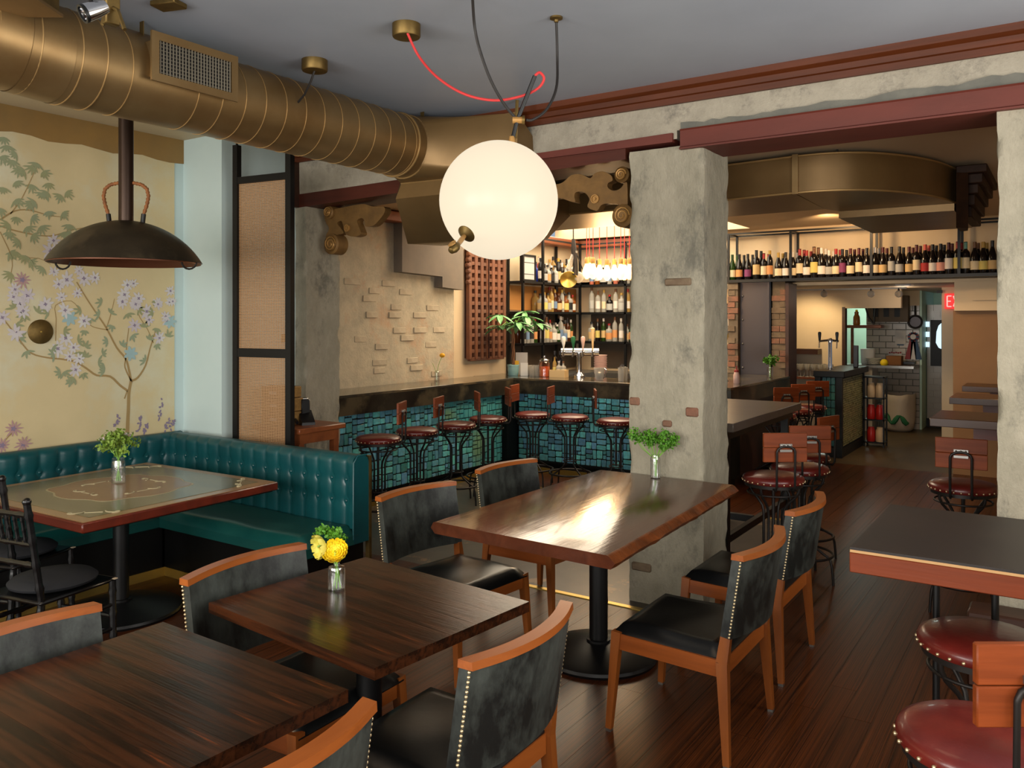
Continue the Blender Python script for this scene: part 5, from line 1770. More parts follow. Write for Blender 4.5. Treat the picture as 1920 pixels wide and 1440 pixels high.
def lm(kind, m, part):
    k = (part, kind, m)
    if k not in _mc:
        P = PROF[kind]
        if part == 'label':
            _mc[k] = MB().lathe([(P[1], P[2]), (P[1], P[3])], 14).mesh('label', m, 60)
        else:
            r = P[6]
            _mc[k] = MB().lathe([(r, P[4]), (r, P[5]), (0, P[5] + .001)], 12).mesh('cap', m, 60)
    return _mc[k]


def colm(name, c, r=.5, **k):
    if name not in Mt:
        Mt[name] = mat(name, c, r=r, **k)
    return name


CAPS = {'red': (150, 26, 28), 'dark red': (78, 18, 22), 'black': (24, 22, 24), 'gold': (176, 140, 62), 'white': (214, 206, 198), 'brown': (110, 70, 40), 'mint': (110, 160, 140), 'coral': (206, 84, 70), 'green': (40, 70, 34)}
LABS = {'cream': (214, 196, 160), 'white': (218, 208, 198), 'yellow': (204, 186, 104), 'orange': (200, 138, 84), 'pink': (216, 150, 132), 'red': (164, 44, 44), 'grey': (168, 166, 160), 'tan': (196, 164, 112), 'blue': (108, 132, 162), 'purple': (120, 52, 92), 'black': (30, 28, 28)}
GLS = {'dark': ((20, 16, 16), .14, 0), 'green': ((38, 62, 20), .12, .2), 'clear': ((206, 202, 192), .08, .55), 'amber': ((150, 82, 30), .1, .4), 'gold': ((196, 160, 92), .1, .45), 'brown': ((74, 38, 18), .12, .2), 'blue': ((48, 66, 170), .12, .3), 'rose': ((206, 120, 96), .12, .4), 'red': ((170, 30, 26), .12, .3)}


def bottle(kind, g, cap, labc, loc, s, label, group, cat='bottle'):
    gmn = colm('bottle_glass_' + g, GLS[g][0], GLS[g][1], trans=GLS[g][2])
    o = link('wine_bottle' if cat == 'bottle' and kind in ('bordeaux', 'burgundy') else 'bottle', gm(kind, gmn), None, loc, rz=random.uniform(0, 6), scale=(s, s, s))
    tag(o, label, cat, group)
    if labc:
        link('label', lm(kind, colm('label_' + labc, LABS[labc], .7), 'label'), o)
    if cap:
        link('cap', lm(kind, colm('cap_' + cap, CAPS[cap], .4), 'cap'), o)
    return o


ORD = ['first', 'second', 'third', 'fourth', 'fifth', 'sixth', 'seventh', 'eighth', 'ninth', 'tenth', 'eleventh', 'twelfth', 'thirteenth', 'fourteenth', 'fifteenth', 'sixteenth', 'seventeenth', 'eighteenth', 'nineteenth', 'twentieth']


def ordn(i):
    if i < 20:
        return ORD[i]
    t = {20: 'twenty', 30: 'thirty', 40: 'forty'}[(i + 1) // 10 * 10]
    r = (i + 1) % 10
    return (t + '-' + ORD[r - 1]) if r else {'twenty': 'twentieth', 'thirty': 'thirtieth', 'forty': 'fortieth'}[t]


# high wine shelf on the back wall
ws = thing('wine_shelf', 'long high black steel wine shelf across the bar back wall', 'shelf')
ZW = 2.255
YW0, YW1 = 10.17, 10.52
MB().span((-4.40, YW0, ZW - .035), (1.0, YW1, ZW)).build('shelf_board', 'black_metal', ws)
for x in (-3.55, -2.78, -1.87, -.98, 0.0):
    for y in (YW0 + .012, YW1 - .012):
        MB().span((x - .014, y - .012, ZW), (x + .014, y + .012, 2.84)).build('upright', 'black_metal', ws)
    MB().span((x - .01, YW0 + .024, 2.82), (x + .01, YW1 - .024, 2.84)).build('cross_rail', 'black_metal', ws)
for y in (YW0 + .012, YW1 - .012):
    MB().span((-4.40, y - .01, 2.82), (1.0, y + .01, 2.84)).build('top_rail', 'black_metal', ws)
for y in (YW0 + .01, YW1):
    pass
WB = [(1351, 'slim', 'clear', 'black', 'orange', 1.0), (1360, 'bordeaux', 'dark', 'dark red', 'white', .8), (1367, 'bordeaux', 'dark', 'red', 'white', .78), (1374, 'burgundy', 'green', 'green', 'cream', 1), (1387, 'burgundy', 'dark', 'black', 'orange', 1), (1403, 'burgundy', 'dark', 'black', 'purple', 1),
      (1419, 'bordeaux', 'dark', 'black', 'tan', 1.13), (1433, 'bordeaux', 'dark', 'red', 'cream', 1), (1444, 'slim', 'dark', 'gold', 'orange', 1.06), (1460, 'burgundy', 'dark', 'gold', 'cream', 1), (1474, 'burgundy', 'dark', 'black', 'white', 1), (1487, 'burgundy', 'dark', 'white', 'cream', 1), (1500, 'bordeaux', 'dark', 'red', 'cream', 1.1),
      (1513, 'burgundy', 'dark', 'red', 'white', 1.03), (1527, 'bordeaux', 'dark', 'brown', 'yellow', 1.16), (1541, 'burgundy', 'dark', 'white', 'white', 1.1), (1555, 'burgundy', 'dark', 'white', 'grey', 1), (1568, 'burgundy', 'dark', 'red', 'cream', 1.04), (1580, 'bordeaux', 'dark', 'black', 'purple', 1.02), (1595, 'burgundy', 'dark', 'dark red', 'cream', 1.03),
      (1611, 'bordeaux', 'dark', 'dark red', 'cream', 1.03), (1626, 'burgundy', 'dark', 'black', 'white', 1.02), (1641, 'burgundy', 'dark', 'white', 'cream', 1.03), (1656, 'burgundy', 'dark', 'dark red', 'tan', 1.02), (1672, 'bordeaux', 'dark', 'black', 'grey', 1.02), (1687, 'burgundy', 'dark', 'black', 'grey', 1.02), (1705, 'burgundy', 'dark', 'dark red', 'tan', 1),
      (1719, 'bordeaux', 'dark', 'dark red', 'cream', 1.05), (1735, 'burgundy', 'dark', 'coral', 'red', 1.05), (1749, 'burgundy', 'dark', 'black', 'white', 1.04), (1764, 'burgundy', 'dark', 'black', 'pink', 1.05), (1779, 'bordeaux', 'dark', 'dark red', 'white', 1.08), (1796, 'bordeaux', 'dark', 'red', 'yellow', 1.1), (1811, 'bordeaux', 'dark', 'mint', 'cream', 1.08), (1828, 'burgundy', 'dark', 'brown', 'cream', 1.06), (1844, 'burgundy', 'dark', 'gold', 'yellow', 1.05), (1861, 'burgundy', 'dark', 'black', 'tan', 1.08)]
for i, (u, k, g, c, l, s) in enumerate(WB):
    p = at_y(u, 522, YW0 + .075)
    bottle(k, g, c, l, (p.x, YW0 + .06, ZW), s * 1.04, '%s wine bottle, %s capsule, %s label, %s from left on high shelf' % ('dark' if g == 'dark' else ('green' if g == 'green' else 'clear'), c, l, ordn(i)), 'wine bottles on the high shelf')
    if 2 < i < 36 and i not in (8, 24, 33):
        bottle(k, g, c, None, (p.x + .022, YW0 + .18, ZW), s * 1.03, 'dark wine bottle with %s capsule, second row of high shelf, behind the %s' % (c, ordn(i)), 'wine bottles in the second row')

# spirits
rn = random.Random(21)
nm = {0: 'lowest', 1: 'middle', 2: 'top'}
SPK = ['slim', 'stout', 'bordeaux', 'slim', 'stout']
for si, z in enumerate(ZS):
    pool_g = [['clear', 'clear', 'green', 'dark', 'clear', 'clear', 'brown'], ['gold', 'clear', 'clear', 'brown', 'clear', 'amber', 'dark'], ['amber', 'clear', 'blue', 'gold', 'rose', 'clear', 'clear', 'dark']][si]
    pool_c = [['red', 'white', 'black', 'brown', 'white'], ['gold', 'red', 'gold', 'brown', 'black'], ['black', 'gold', 'white', 'black']][si]
    i = 0
    y = [8.92, 9.34, 9.34][si]
    while y < 10.22:
        g, c, l = rn.choice(pool_g), rn.choice(pool_c), rn.choice(['cream', 'white', 'orange', 'blue', 'yellow', 'grey', 'black', 'tan'])
        if abs(y - 9.28) > .05:
            bottle(rn.choice(SPK), g, c, l, (xs1 - .09, y, z), rn.uniform(.95, 1.12), '%s spirit bottle with %s cap on the %s side-wall bar shelf, %s from front' % (g, c, nm[si], ordn(i)), 'spirits on the %s side shelf' % nm[si])
            i += 1
        if si != 1 or i % 2:
            bottle(rn.choice(SPK), rn.choice(pool_g), rn.choice(pool_c), None, (xs0 + .06, y + .045, z), rn.uniform(1.05, 1.2), 'second-row spirit bottle on the %s side-wall bar shelf, %s from front' % (nm[si], ordn(int(round((y - 8.9) / .093)))), 'spirits behind on the %s side shelf' % nm[si])
        y += rn.uniform(.09, .1)
    x = -5.62
    i = 0
    while x < -4.5:
        g, c, l = rn.choice(pool_g), rn.choice(pool_c), rn.choice(['cream', 'white', 'orange', 'blue', 'yellow', 'grey', 'tan'])
        if si == 2 and x > -5.45:
            pass
        bottle(rn.choice(SPK), g, c, l, (x, 10.40, z), rn.uniform(.95, 1.12), '%s spirit bottle with %s cap on the %s rear bar shelf, %s from corner' % (g, c, nm[si], ordn(i)), 'spirits on the %s rear shelf' % nm[si])
        i += 1
        x += rn.uniform(.086, .1)

# framed notice on the shelf
o = thing('framed_notice', 'black framed printed notice on the top bar shelf end', 'picture frame', (xs1 - .06, 8.99, 2.25))
MB().span((-.012, -.16, 0), (.0, .16, .33)).build('sheet', 'paper', o)
MB().span((-.014, -.175, 0), (.012, -.15, .345)).span((-.014, .15, 0), (.012, .175, .345)).span((-.014, -.15, 0), (.012, .15, .025)).span((-.014, -.15, .32), (.012, .15, .345)).build('frame', 'black_metal', o)
m = MB()
for z in (.09, .24):
    m.span((.0, -.14, z), (.003, .14, z + .006))
m.build('printed_line', 'black_metal', o)
# brass horn lamp on a bent arm
hl = thing('horn_lamp', 'brass gramophone-like bell lamp on a dark swing arm above the bar shelf corner', 'lamp')
pc = at_d(1066, 524, 9.9)
pt = at_d(1075, 448, 9.9)
pb = at_d(1078, 516, 9.9)
MB().tube([pt, at_d(1076, 470, 9.9), at_d(1079, 500, 9.9), pb], [.02, .035, .03, .04], 10).build('arm', 'iron', hl)
MB().tube([at_d(1079, 470, 9.9), at_d(1065, 505, 9.9)], .03, 10).build('glass_tube', 'water_glass', hl)
MB().tube([at_d(1080, 472, 9.9), at_d(1096, 515, 9.9)], .008, 6).build('stay_rod', 'iron', hl)
dv = (Vector((0, 0, EYE)) - pc).normalized() + Vector((0.1, 0, -.35))
Mq = Matrix.Translation(pc) @ dv.normalized().to_track_quat('Z', 'Y').to_matrix().to_4x4()
MB().lathe([(0, -.06), (.03, -.055), (.05, -.03), (.09, -.008), (.105, .004), (.10, .006), (.05, -.015), (.02, -.03), (0, -.03)], 28, Mq).build('bell', 'brass', hl)
MB().tube([pt, Vector((pt.x, pt.y, BC + .0))], .008, 6).build('hanging_rod', 'iron', hl)
MB().ball(at_d(1084, 520, 9.95), .07, 16, 10).build('flask', 'water_glass', hl)

# ================================================================== PENDANT BULBS
PB = [(1100, 511, 8.9), (1112, 511, 8.75), (1124, 513, 9.0), (1138, 514, 8.8), (1152, 513, 9.0), (1164, 512, 8.75), (1171, 513, 8.95), (1180, 512, 8.8), (1105, 509, 9.2)]
def make_pendant():
    t = thing('pendant_bulb', 'x', 'lamp')
    MB().lathe([(0, -.075), (.015, -.073), (.042, -.035), (.05, .0), (.043, .035), (.022, .085), (.017, .11), (0, .11)], 18).build('bulb', 'bulb', t)
    MB().lathe([(0, .10), (.024, .10), (.025, .155), (.013, .17), (0, .171)], 14).build('socket', 'corbel_gold', t)
    MB().tube([(0, 0, .15), (0, 0, .74)], .004, 6).build('cord', 'red_cord', t)
    return t


pd = make_pendant()
order = sorted(range(len(PB)), key=lambda i: PB[i][0])
for k, i in enumerate(order):
    u, v, d = PB[i]
    p = at_d(u, v, d + .4)
    lab = 'lit filament bulb on a red cord over the bar, %s from the left' % ORD[k]
    if k == 0:
        pd.location = p
        pd['label'] = lab
        pd['group'] = 'red-cord pendant bulbs'
    else:
        dup(pd, p, 0, lab, 'red-cord pendant bulbs')
cr_ = thing('pendant_rail', 'bronze metal canopy panel above the red-cord pendant bulbs', 'lamp canopy')
pa = at_d(1135, 420, 8.9)
pq = [at_d(u, v, d + .4) for u, v, d in PB]
MB().span((min(p.x for p in pq) - .06, min(p.y for p in pq) - .06, max(p.z for p in pq) + .725), (max(p.x for p in pq) + .06, max(p.y for p in pq) + .06, max(p.z for p in pq) + .745)).build('canopy_plate', 'brass_dull', cr_)
MB().span((pa.x - .02, pa.y + .18, max(p.z for p in pq) + .745), (pa.x + .02, pa.y + .22, BC + .16)).build('rod', 'iron', cr_)

# ================================================================== VASES AND FLOWERS
def bud_vase(name, lab, pos, r, h, neck, m='glass'):
    t = thing(name, lab, 'vase', tuple(pos))
    w = .0025
    out = [(0, 0), (r * .96, 0), (r, .004), (r, h * .80), (r * .92, h * .88)] + ([(neck, h * .93), (neck, h)] if neck < r * .9 else [(neck, h)])
    inn = [(max(0, a - w), max(.006, b - (0 if b > .01 else 0))) for a, b in out[::-1]]
    inn = [(neck - w, h)] + [(max(.001, a - w), min(h, max(.008, b))) for a, b in out[::-1][1:-1]] + [(0, .008)]
    MB().lathe(out + inn, 28).build('glass', m, t, angle=50)
    return t


rn = random.Random(5)


def leaf_clump(mb, c, R_, n, s, flat=.8):
    for _ in range(n):
        d = Vector((rn.gauss(0, 1), rn.gauss(0, 1), rn.gauss(0, 1) * flat))
        d.normalize()
        p = Vector(c) + d * R_ * rn.uniform(.35, 1)
        nrm = (d + Vector((rn.gauss(0, .5), rn.gauss(0, .5), rn.gauss(0, .5)))).normalized()
        a = nrm.orthogonal().normalized()
        a.rotate(Matrix.Rotation(rn.uniform(0, 6.3), 3, nrm))
        b = nrm.cross(a)
        k = s * rn.uniform(.7, 1.2)
        mb.add([p, p + a * k * .5 + b * k * .35 + nrm * k * .1, p + a * k * .95 + b * k * .25, p + a * k * 1.1, p + a * k * .95 - b * k * .25, p + a * k * .5 - b * k * .35 + nrm * k * .1], [(0, 1, 2, 3), (0, 3, 4, 5)])


# herb bunch on the painted table
pos = at_z(222, 905, .7535)
t = bud_vase('herb_vase', 'clear glass vase of pale green herbs on the green painted table', pos, .04, .15, .036)
for k in range(7):
    a = k * .9
    MB().tube([(.015 * math.cos(a), .015 * math.sin(a), .012), (-.01 * math.cos(a), -.01 * math.sin(a), .13), (.07 * math.cos(a), .07 * math.sin(a), .24)], .0035, 5).build('stem', 'stem', t)
m = MB()
for k in range(26):
    a, r = rn.uniform(0, 6.3), rn.uniform(0, .10)
    leaf_clump(m, (r * math.cos(a), r * math.sin(a), .22 + .1 * (1 - r / .1) * rn.uniform(.4, 1) + rn.uniform(-.02, .03)), .04, 26, .022)
leaf_clump(m, (0, 0, .19), .03, 60, .02)
m.build('foliage', 'leaf_pale', t, angle=0, stuff=True)
m = MB()
for k in range(9):
    a, r = rn.uniform(0, 6.3), rn.uniform(.03, .09)
    leaf_clump(m, (r * math.cos(a), r * math.sin(a), .32 - r * .5), .012, 8, .012)
m.build('tiny_flowers', 'paper', t, angle=0, stuff=True)
# parsley on the live-edge table
pos = at_z(1229, 897, TZ)
t = bud_vase('parsley_vase', 'clear glass vase of curly parsley at the column end of the live-edge table', Vector((pos.x, min(pos.y, YB - .06), TZ)), .031, .145, .026)
heads = [(-.135, -.03, .27, .04), (-.10, -.05, .245, .035), (-.06, -.02, .25, .04), (-.02, -.03, .265, .04), (.0, -.0, .235, .035), (.06, -.03, .235, .042), (.075, -.04, .27, .032), (.11, -.02, .22, .04), (.135, -.03, .25, .035), (.08, -.05, .205, .035), (-.04, .0, .215, .03)]
m = MB()
for x, y, z, r in heads:
    q = Vector((x * math.cos(TH), x * math.sin(TH) * .6 + y, z))
    leaf_clump(m, q, r, 90, .017)
    MB().tube([(0.006 * math.sin(x * 90), .004, .012), (x * .08, y * .05, .12), (q.x * .6, q.y * .6, .18), q], .0025, 5).build('stem', 'stem', t)
m.build('foliage', 'parsley', t, angle=0, stuff=True)
# ranunculus on the plank table
pos = at_z(631, 1106, .755)
t = bud_vase('flower_vase', 'clear glass bud vase with two yellow ranunculus on the plank table', pos, .031, .098, .012)


def flower(parent, c, R_, dirn, m):
    q = Vector(dirn).normalized().to_track_quat('Z', 'Y').to_matrix().to_4x4()
    T = Matrix.Translation(c) @ q
    mb = MB()
    layers = [(1.0, 9, 1.25), (.86, 9, 1.0), (.72, 8, .8), (.58, 7, .6), (.44, 6, .45), (.3, 5, .3), (.17, 4, .2)]
    for li, (rr, n, op) in enumerate(layers):
        for k in range(n):
            a0 = 2 * PI * (k + .37 * li) / n
            wd = 2 * PI / n * .85

            def fn(p, s_):
                a = a0 + (p - .5) * wd * (0.5 + .8 * math.sin(PI * min(.95, s_ * .75 + .1)))
                th = .12 + op * 1.25 * s_
                r = R_ * rr * math.sin(min(th, 1.9)) * (1 + .05 * math.sin(p * 9 + k))
                z = -R_ * rr * .72 * math.cos(min(th + .15, 2.6)) + R_ * .25 * (1 - rr) + .0
                return Vector((r * math.cos(a), r * math.sin(a), z))
            V = [T @ fn(i / 4, .25 + .75 * j / 4) for j in range(5) for i in range(5)]
            mb.add(V, [(j * 5 + i, j * 5 + i + 1, j * 5 + i + 6, j * 5 + i + 5) for j in range(4) for i in range(4)])
    return mb.build('flower_head', m, parent, angle=80)


rtv = Vector((math.cos(TH), math.sin(TH), 0))
tow = Vector((math.sin(TH), -math.cos(TH), 0))
f1 = Vector((0, 0, .150)) - rtv * .002 + tow * .02
f2 = Vector((0, 0, .158)) - rtv * .07
flower(t, f1, .047, tow * .8 + Vector((0, 0, .75)), 'yellow')['label'] = 'bright yellow flower head'
flower(t, f2, .045, -rtv * .75 + tow * .55 + Vector((0, 0, -.1)), 'pale_yellow')['label'] = 'pale yellow drooping flower head'
MB().tube(curve([(.02, .0, .01), (0.004, 0, .09), f1 * .8 + Vector((0, 0, .02)), f1 - Vector((0, 0, .02))], 4), .003, 6).build('stem', 'stem', t)
MB().tube(curve([(-.02, .005, .01), (-.003, 0, .09), f2 * .7 + Vector((0, 0, .05)), f2 + Vector((0, 0, .0))], 4), .003, 6).build('stem', 'stem', t)
MB().tube(curve([(.012, -.012, .01), (.003, 0, .09), Vector((0, 0, .16)) - rtv * .02 - tow * .03, Vector((0, 0, .2)) - rtv * .03 - tow * .03], 4), .0025, 6).build('stem', 'stem', t)
m = MB()
for x, z in ((-.075, .205), (-.06, .215), (-.045, .212), (-.03, .208), (-.015, .2), (-.005, .203), (.012, .185), (.0, .19), (-.04, .198)):
    leaf_clump(m, rtv * x - tow * .035 + Vector((0, 0, z)), .016, 26, .015, .5)
m.build('foliage', 'parsley', t, angle=0, stuff=True)
# small poppy vase on the ledge
pos = at_x(819, 712, XB + .17)
t = bud_vase('poppy_vase', 'thin glass vase with one orange-yellow flower on the tiled ledge', Vector((XB + .17, pos.y, 1.07)), .028, .12, .014)
MB().tube(curve([(0, 0, .01), (.0, .01, .12), (.02, .03, .22), (.03, .06, .27)], 5), .0028, 5).build('stem', 'stem', t)
MB().tube(curve([(0, 0, .01), (-.005, -.02, .12), (-.01, -.06, .2)], 5), .0022, 5).build('stem', 'stem', t)
MB().ball((.03, .06, .285), .032, 12, 8, (1, 1, .8)).build('flower_head', colm('poppy_orange', (236, 172, 30), .6), t)

# ================================================================== ON THE BAR
CT = 1.07
def on_bar(u, v, y=None):
    p = at_z(u, v, CT)
    return p


# potted plant
pp = Vector((XB + .36, 8.42, CT))
t = thing('potted_plant', 'braided-trunk plant with broad pale leaves in a blue pot on the bar end', 'plant', tuple(pp))
MB().lathe([(0, 0), (.06, 0), (.066, .01), (.07, .11), (.073, .112), (.073, .135), (.064, .135), (.062, .11), (0, .11)], 24).build('pot', 'pot', t)
for k in range(3):
    MB().tube([(.014 * math.cos(k * 2.1 + z * 14), .014 * math.sin(k * 2.1 + z * 14), .1 + z) for z in [i * .03 for i in range(17)]], .009, 7).build('trunk', 'trunk', t)


def big_leaf(mb, base, d, L_, w):
    d = d.normalized()
    sd = d.cross(Vector((0, 0, 1))).normalized()
    V = []
    for i in range(7):
        s_ = i / 6
        ww = w * math.sin(PI * (s_ * .92 + .04)) ** .8
        c = base + d * L_ * s_ + Vector((0, 0, -.3 * L_ * s_ * s_))
        V += [c - sd * ww / 2 + Vector((0, 0, .012)), c, c + sd * ww / 2 + Vector((0, 0, .012))]
    mb.add(V, [(i * 3 + j, i * 3 + j + 1, i * 3 + j + 4, i * 3 + j + 3) for i in range(6) for j in (0, 1)])


for (hx, hy, hz, dx, dy) in ((0, 0, .60, .14, -.10), (0, 0, .62, .05, .18), (0, 0, .58, -.05, -.20), (0, 0, .64, .16, .06), (0, 0, .60, .2, -.2), (0, 0, .58, .02, -.32), (0, 0, .62, .22, .2)):
    c = Vector((hx + dx, hy + dy, hz + rn.uniform(0, .16)))
    MB().tube([(0, 0, .57), (dx * .5, dy * .5, hz + .08), c], .004, 5).build('stalk', 'stem', t)
    mb = MB()
    for k in range(6):
        a = 2 * PI * k / 6 + rn.uniform(0, .5)
        big_leaf(mb, c, Vector((math.cos(a), math.sin(a), rn.uniform(-.35, .25))), rn.uniform(.17, .25), .07)
    mb.build('leaf_whorl', 'plant_leaf', t)
# menus, glasses, jar, crate
def place(u, y):
    p = at_y(u, 700, y)
    return Vector((p.x, y, CT))


o = thing('menu_card', 'tall white menu card standing on the bar beside the plant', 'menu', tuple(place(978, 8.52)), .35)
MB().box((0, 0, .14), (.15, .006, .28)).build('sheet', 'paper', o)
MB().box((0, 0, .004), (.16, .05, .008)).build('foot', 'glass', o)
o = thing('menu_card', 'small white card in front of the tall menu card on the bar', 'menu', tuple(place(983, 8.42)), .3)
MB().box((0, 0, .08), (.09, .005, .16)).build('sheet', 'white', o)
MB().box((0, 0, .003), (.1, .04, .006)).build('foot', 'glass', o)
o = thing('flyer', 'small yellow and red printed flyer beside the blue plant pot', 'flyer', tuple(place(969, 8.46)), .3)
MB().box((0, 0, .09), (.05, .005, .18)).build('sheet', colm('flyer_yellow', (238, 184, 48), .6), o)
MB().box((0, -.003, .05), (.05, .002, .05)).build('print', colm('flyer_red', (214, 84, 44), .6), o)
tg = None
gl_me = MB().lathe([(0, 0), (.03, 0), (.033, .005), (.038, .13), (.0365, .13), (.031, .01), (0, .01)], 18).mesh('glass', 'water_glass')
for k, (u, y) in enumerate(((992, 8.50), (998, 8.42), (1004, 8.52), (1008, 8.44))):
    tag(link('tumbler', gl_me, None, place(u, y)), 'clear straight drinking glass on the bar, %s from the menu card' % ORD[k], 'glass', 'glasses beside the menu card')
o = thing('beverage_jar', 'lidded glass jar of orange drink on the bar', 'jar', tuple(place(1021, 8.45)))
MB().lathe([(0, .004), (.066, .004), (.066, .125), (0, .125)], 28).build('orange_drink', 'orange_liquid', o)
MB().lathe([(0, 0), (.07, 0), (.072, .006), (.072, .16), (.055, .185), (.052, .185), (.069, .16), (.0685, .004), (0, .003)], 28).build('glass', 'glass', o)
MB().lathe([(.06, .185), (.062, .20), (.035, .215), (.012, .22), (.018, .235), (.016, .25), (0, .255)], 24).build('lid', 'chrome', o)
o = thing('crate', 'small pale wooden crate of mixers on the bar beside the orange jar', 'crate', tuple(place(1048, 8.5)), .1)
for (a, b) in (((-.10, -.06, 0), (.10, -.05, .085)), ((-.10, .05, 0), (.10, .06, .085)), ((-.10, -.05, 0), (-.09, .05, .085)), ((.09, -.05, 0), (.10, .05, .085)), ((-.09, -.05, 0), (.09, .05, .01))):
    MB().span(a, b).build('crate_board', 'pale_wood', o)
cb = place(1048, 8.5)
for k, (dx, kind, g, c, l, lab) in enumerate(((-.06, 'slim', 'gold', None, 'yellow', 'yellow slim bottle standing in the pale wooden crate'), (0.0, 'stout', 'clear', 'white', 'cream', 'pale bottle standing in the middle of the pale wooden crate'), (.06, 'stout', 'clear', 'brown', 'cream', 'pale bottle at the tap side of the pale wooden crate'))):
    bottle(kind, g, c, l, (cb.x + dx, cb.y, CT + .01), .72, lab, 'bottles in the crate')
for k, u in enumerate((1040, 1050)):
    bottle('slim', 'dark', 'black', None, tuple(Vector((place(u, 8.62).x, 8.62, CT))), .95, 'tall dark bottle standing behind the wooden crate, ' + ('nearer the jar' if k == 0 else 'nearer the taps'), 'dark bottles behind the crate')
# beer tap tower
tp = place(1086, 8.62)
o = thing('beer_tower', 'chrome beer tap tower with four carved handles on the bar', 'beer tap', tuple(tp))
MB().lathe([(0, 0), (.07, 0), (.07, .02), (.05, .04), (.032, .06), (.028, .22), (.04, .25), (.04, .29), (0, .30)], 24).build('column', 'chrome', o)
MB().tube([(-.19, -.1, .30), (.20, .12, .30)], .045, 18).build('cross_pipe', 'chrome', o)
for k in range(4):
    a = Vector((-.15 + .1 * k, -.078 + .056 * k, .30))
    MB().tube([a, a + Vector((.02, -.075, -.005)), a + Vector((.022, -.085, -.055))], [.016, .014, .011], 10).build('faucet', 'chrome', o)
    hb = a + Vector((.018, -.065, .03))
    col = ['white', 'plant_leaf', 'pink', 'pale_wood'][k]
    MB().lathe([(0, 0), (.008, 0), (.01, .03), (.02, .07), (.028, .12), (.024, .15), (0, .16)] if k != 3 else [(0, 0), (.01, 0), (.014, .1), (.02, .2), (.024, .25), (0, .265)], 14, Matrix.Translation(hb)).build('tap_handle', col if k != 1 else 'green_print', o)
o = thing('cup_stack', 'stack of pale paper bowls on the back counter behind the taps', 'bowls', tuple(place(1126, 9.3)))
for k in range(8):
    MB().lathe([(0, .03 * k), (.075, .03 * k), (.085, .03 * k + .028), (.078, .03 * k + .028), (.07, .03 * k + .006), (0, .03 * k + .006)], 22).build('bowl', 'pink', o)
o = thing('mixing_pitcher', 'steel and glass mixing pitcher on the bar front', 'pitcher', tuple(place(1124, 8.3)))
MB().lathe([(0, 0), (.04, 0), (.05, .03), (.058, .11), (.066, .14), (.06, .14), (.052, .11), (.045, .03), (0, .01)], 20).build('body', 'water_glass', o)
MB().tube([(.06, 0, .135), (.085, 0, .12), (.07, 0, .05), (.048, 0, .02)], .006, 6).build('handle', 'chrome', o)
MB().ball((0, 0, .06), .04, 12, 8).build('ice_scoop', 'silver', o)
for k, u in enumerate((1165, 1171, 1168)):
    o = thing('straw_glass', 'clear glass holding a bar tool by the middle column, %s from the taps' % ORD[k], 'glass', tuple(place(u, 8.32 + .09 * k)), 0, 'glasses by the column')
    MB().lathe([(0, 0), (.032, 0), (.034, .005), (.038, .15), (.036, .15), (.032, .01), (0, .01)], 16).build('glass', 'water_glass', o)
    MB().tube([(0.01, 0, .01), (-.012, 0, .18)], .005, 6).build('bar_tool', 'chrome', o)
# right wing of the bar
for k, (u, y) in enumerate(((1353, 8.6), (1381, 8.68))):
    o = thing('sauce_bottle', ('white squeeze bottle with red top on the bar, beside the column', 'white squeeze bottle with red top on the bar, nearer the steel post')[k], 'bottle', (max(-3.3, at_y(u, 690, y).x), y, CT), 0, 'squeeze bottles on the bar')
    MB().lathe([(0, 0), (.03, 0), (.034, .01), (.034, .09), (.022, .125), (0, .125)], 16).build('bottle_body', 'pink', o)
    MB().lathe([(.024, .122), (.024, .145), (.008, .15), (.006, .19), (0, .19)], 12).build('top', colm('sauce_red', (142, 40, 36), .4), o)
o = thing('tablet_stand', 'black tablet stand on the bar between the white squeeze bottles', 'stand', (-3.2, 8.95, CT))
MB().tube([(0, 0, 0), (0, 0, .2), (-.03, 0, .3)], .016, 8).build('stem', 'chrome', o)
MB().box((-.06, .02, .3), (.2, .02, .15), rz=.4).build('screen', 'black_plastic', o)
MB().lathe([(0, 0), (.07, 0), (.07, .012), (0, .014)], 20).build('base', 'black_plastic', o)
pg = at_y(1453, 688, 9.75)
t = bud_vase('grass_vase', 'little glass vase of green sprigs at far end of the bar', Vector((max(-3.2, min(pg.x, -2.9)), 9.75, CT)), .035, .13, .032)
m = MB()
for k in range(8):
    leaf_clump(m, (rn.uniform(-.05, .05), rn.uniform(-.05, .05), .19 + rn.uniform(-.03, .05)), .035, 30, .03)
m.build('foliage', 'parsley', t, angle=0, stuff=True)
MB().tube([(0, 0, .01), (0, 0, .18)], .008, 6).build('stem', 'stem', t)

# steel post and brick piers behind the bar
sp = struct(MB().span((-3.43, 10.28, 0), (-3.06, 10.30, 2.22)).span((-3.3, 10.3, 0), (-3.26, 10.48, 2.22)).span((-3.07, 10.22, 0), (-3.05, 10.45, 2.22)).build('pillar_steel', 'steel_grey'))
bolt = MB().ball((0, 0, 0), .014, 8, 6).mesh('bolt', 'silver')
for k in range(6):
    link('bolt', bolt, sp, (-3.045, 10.33, .55 + .3 * k))
    link('bolt', bolt, sp, (-3.40, 10.275, .55 + .3 * k))
MB().span((-3.05, 10.24, 0), (-3.04, 10.44, 2.22)).build('flange', 'steel_blue', sp)


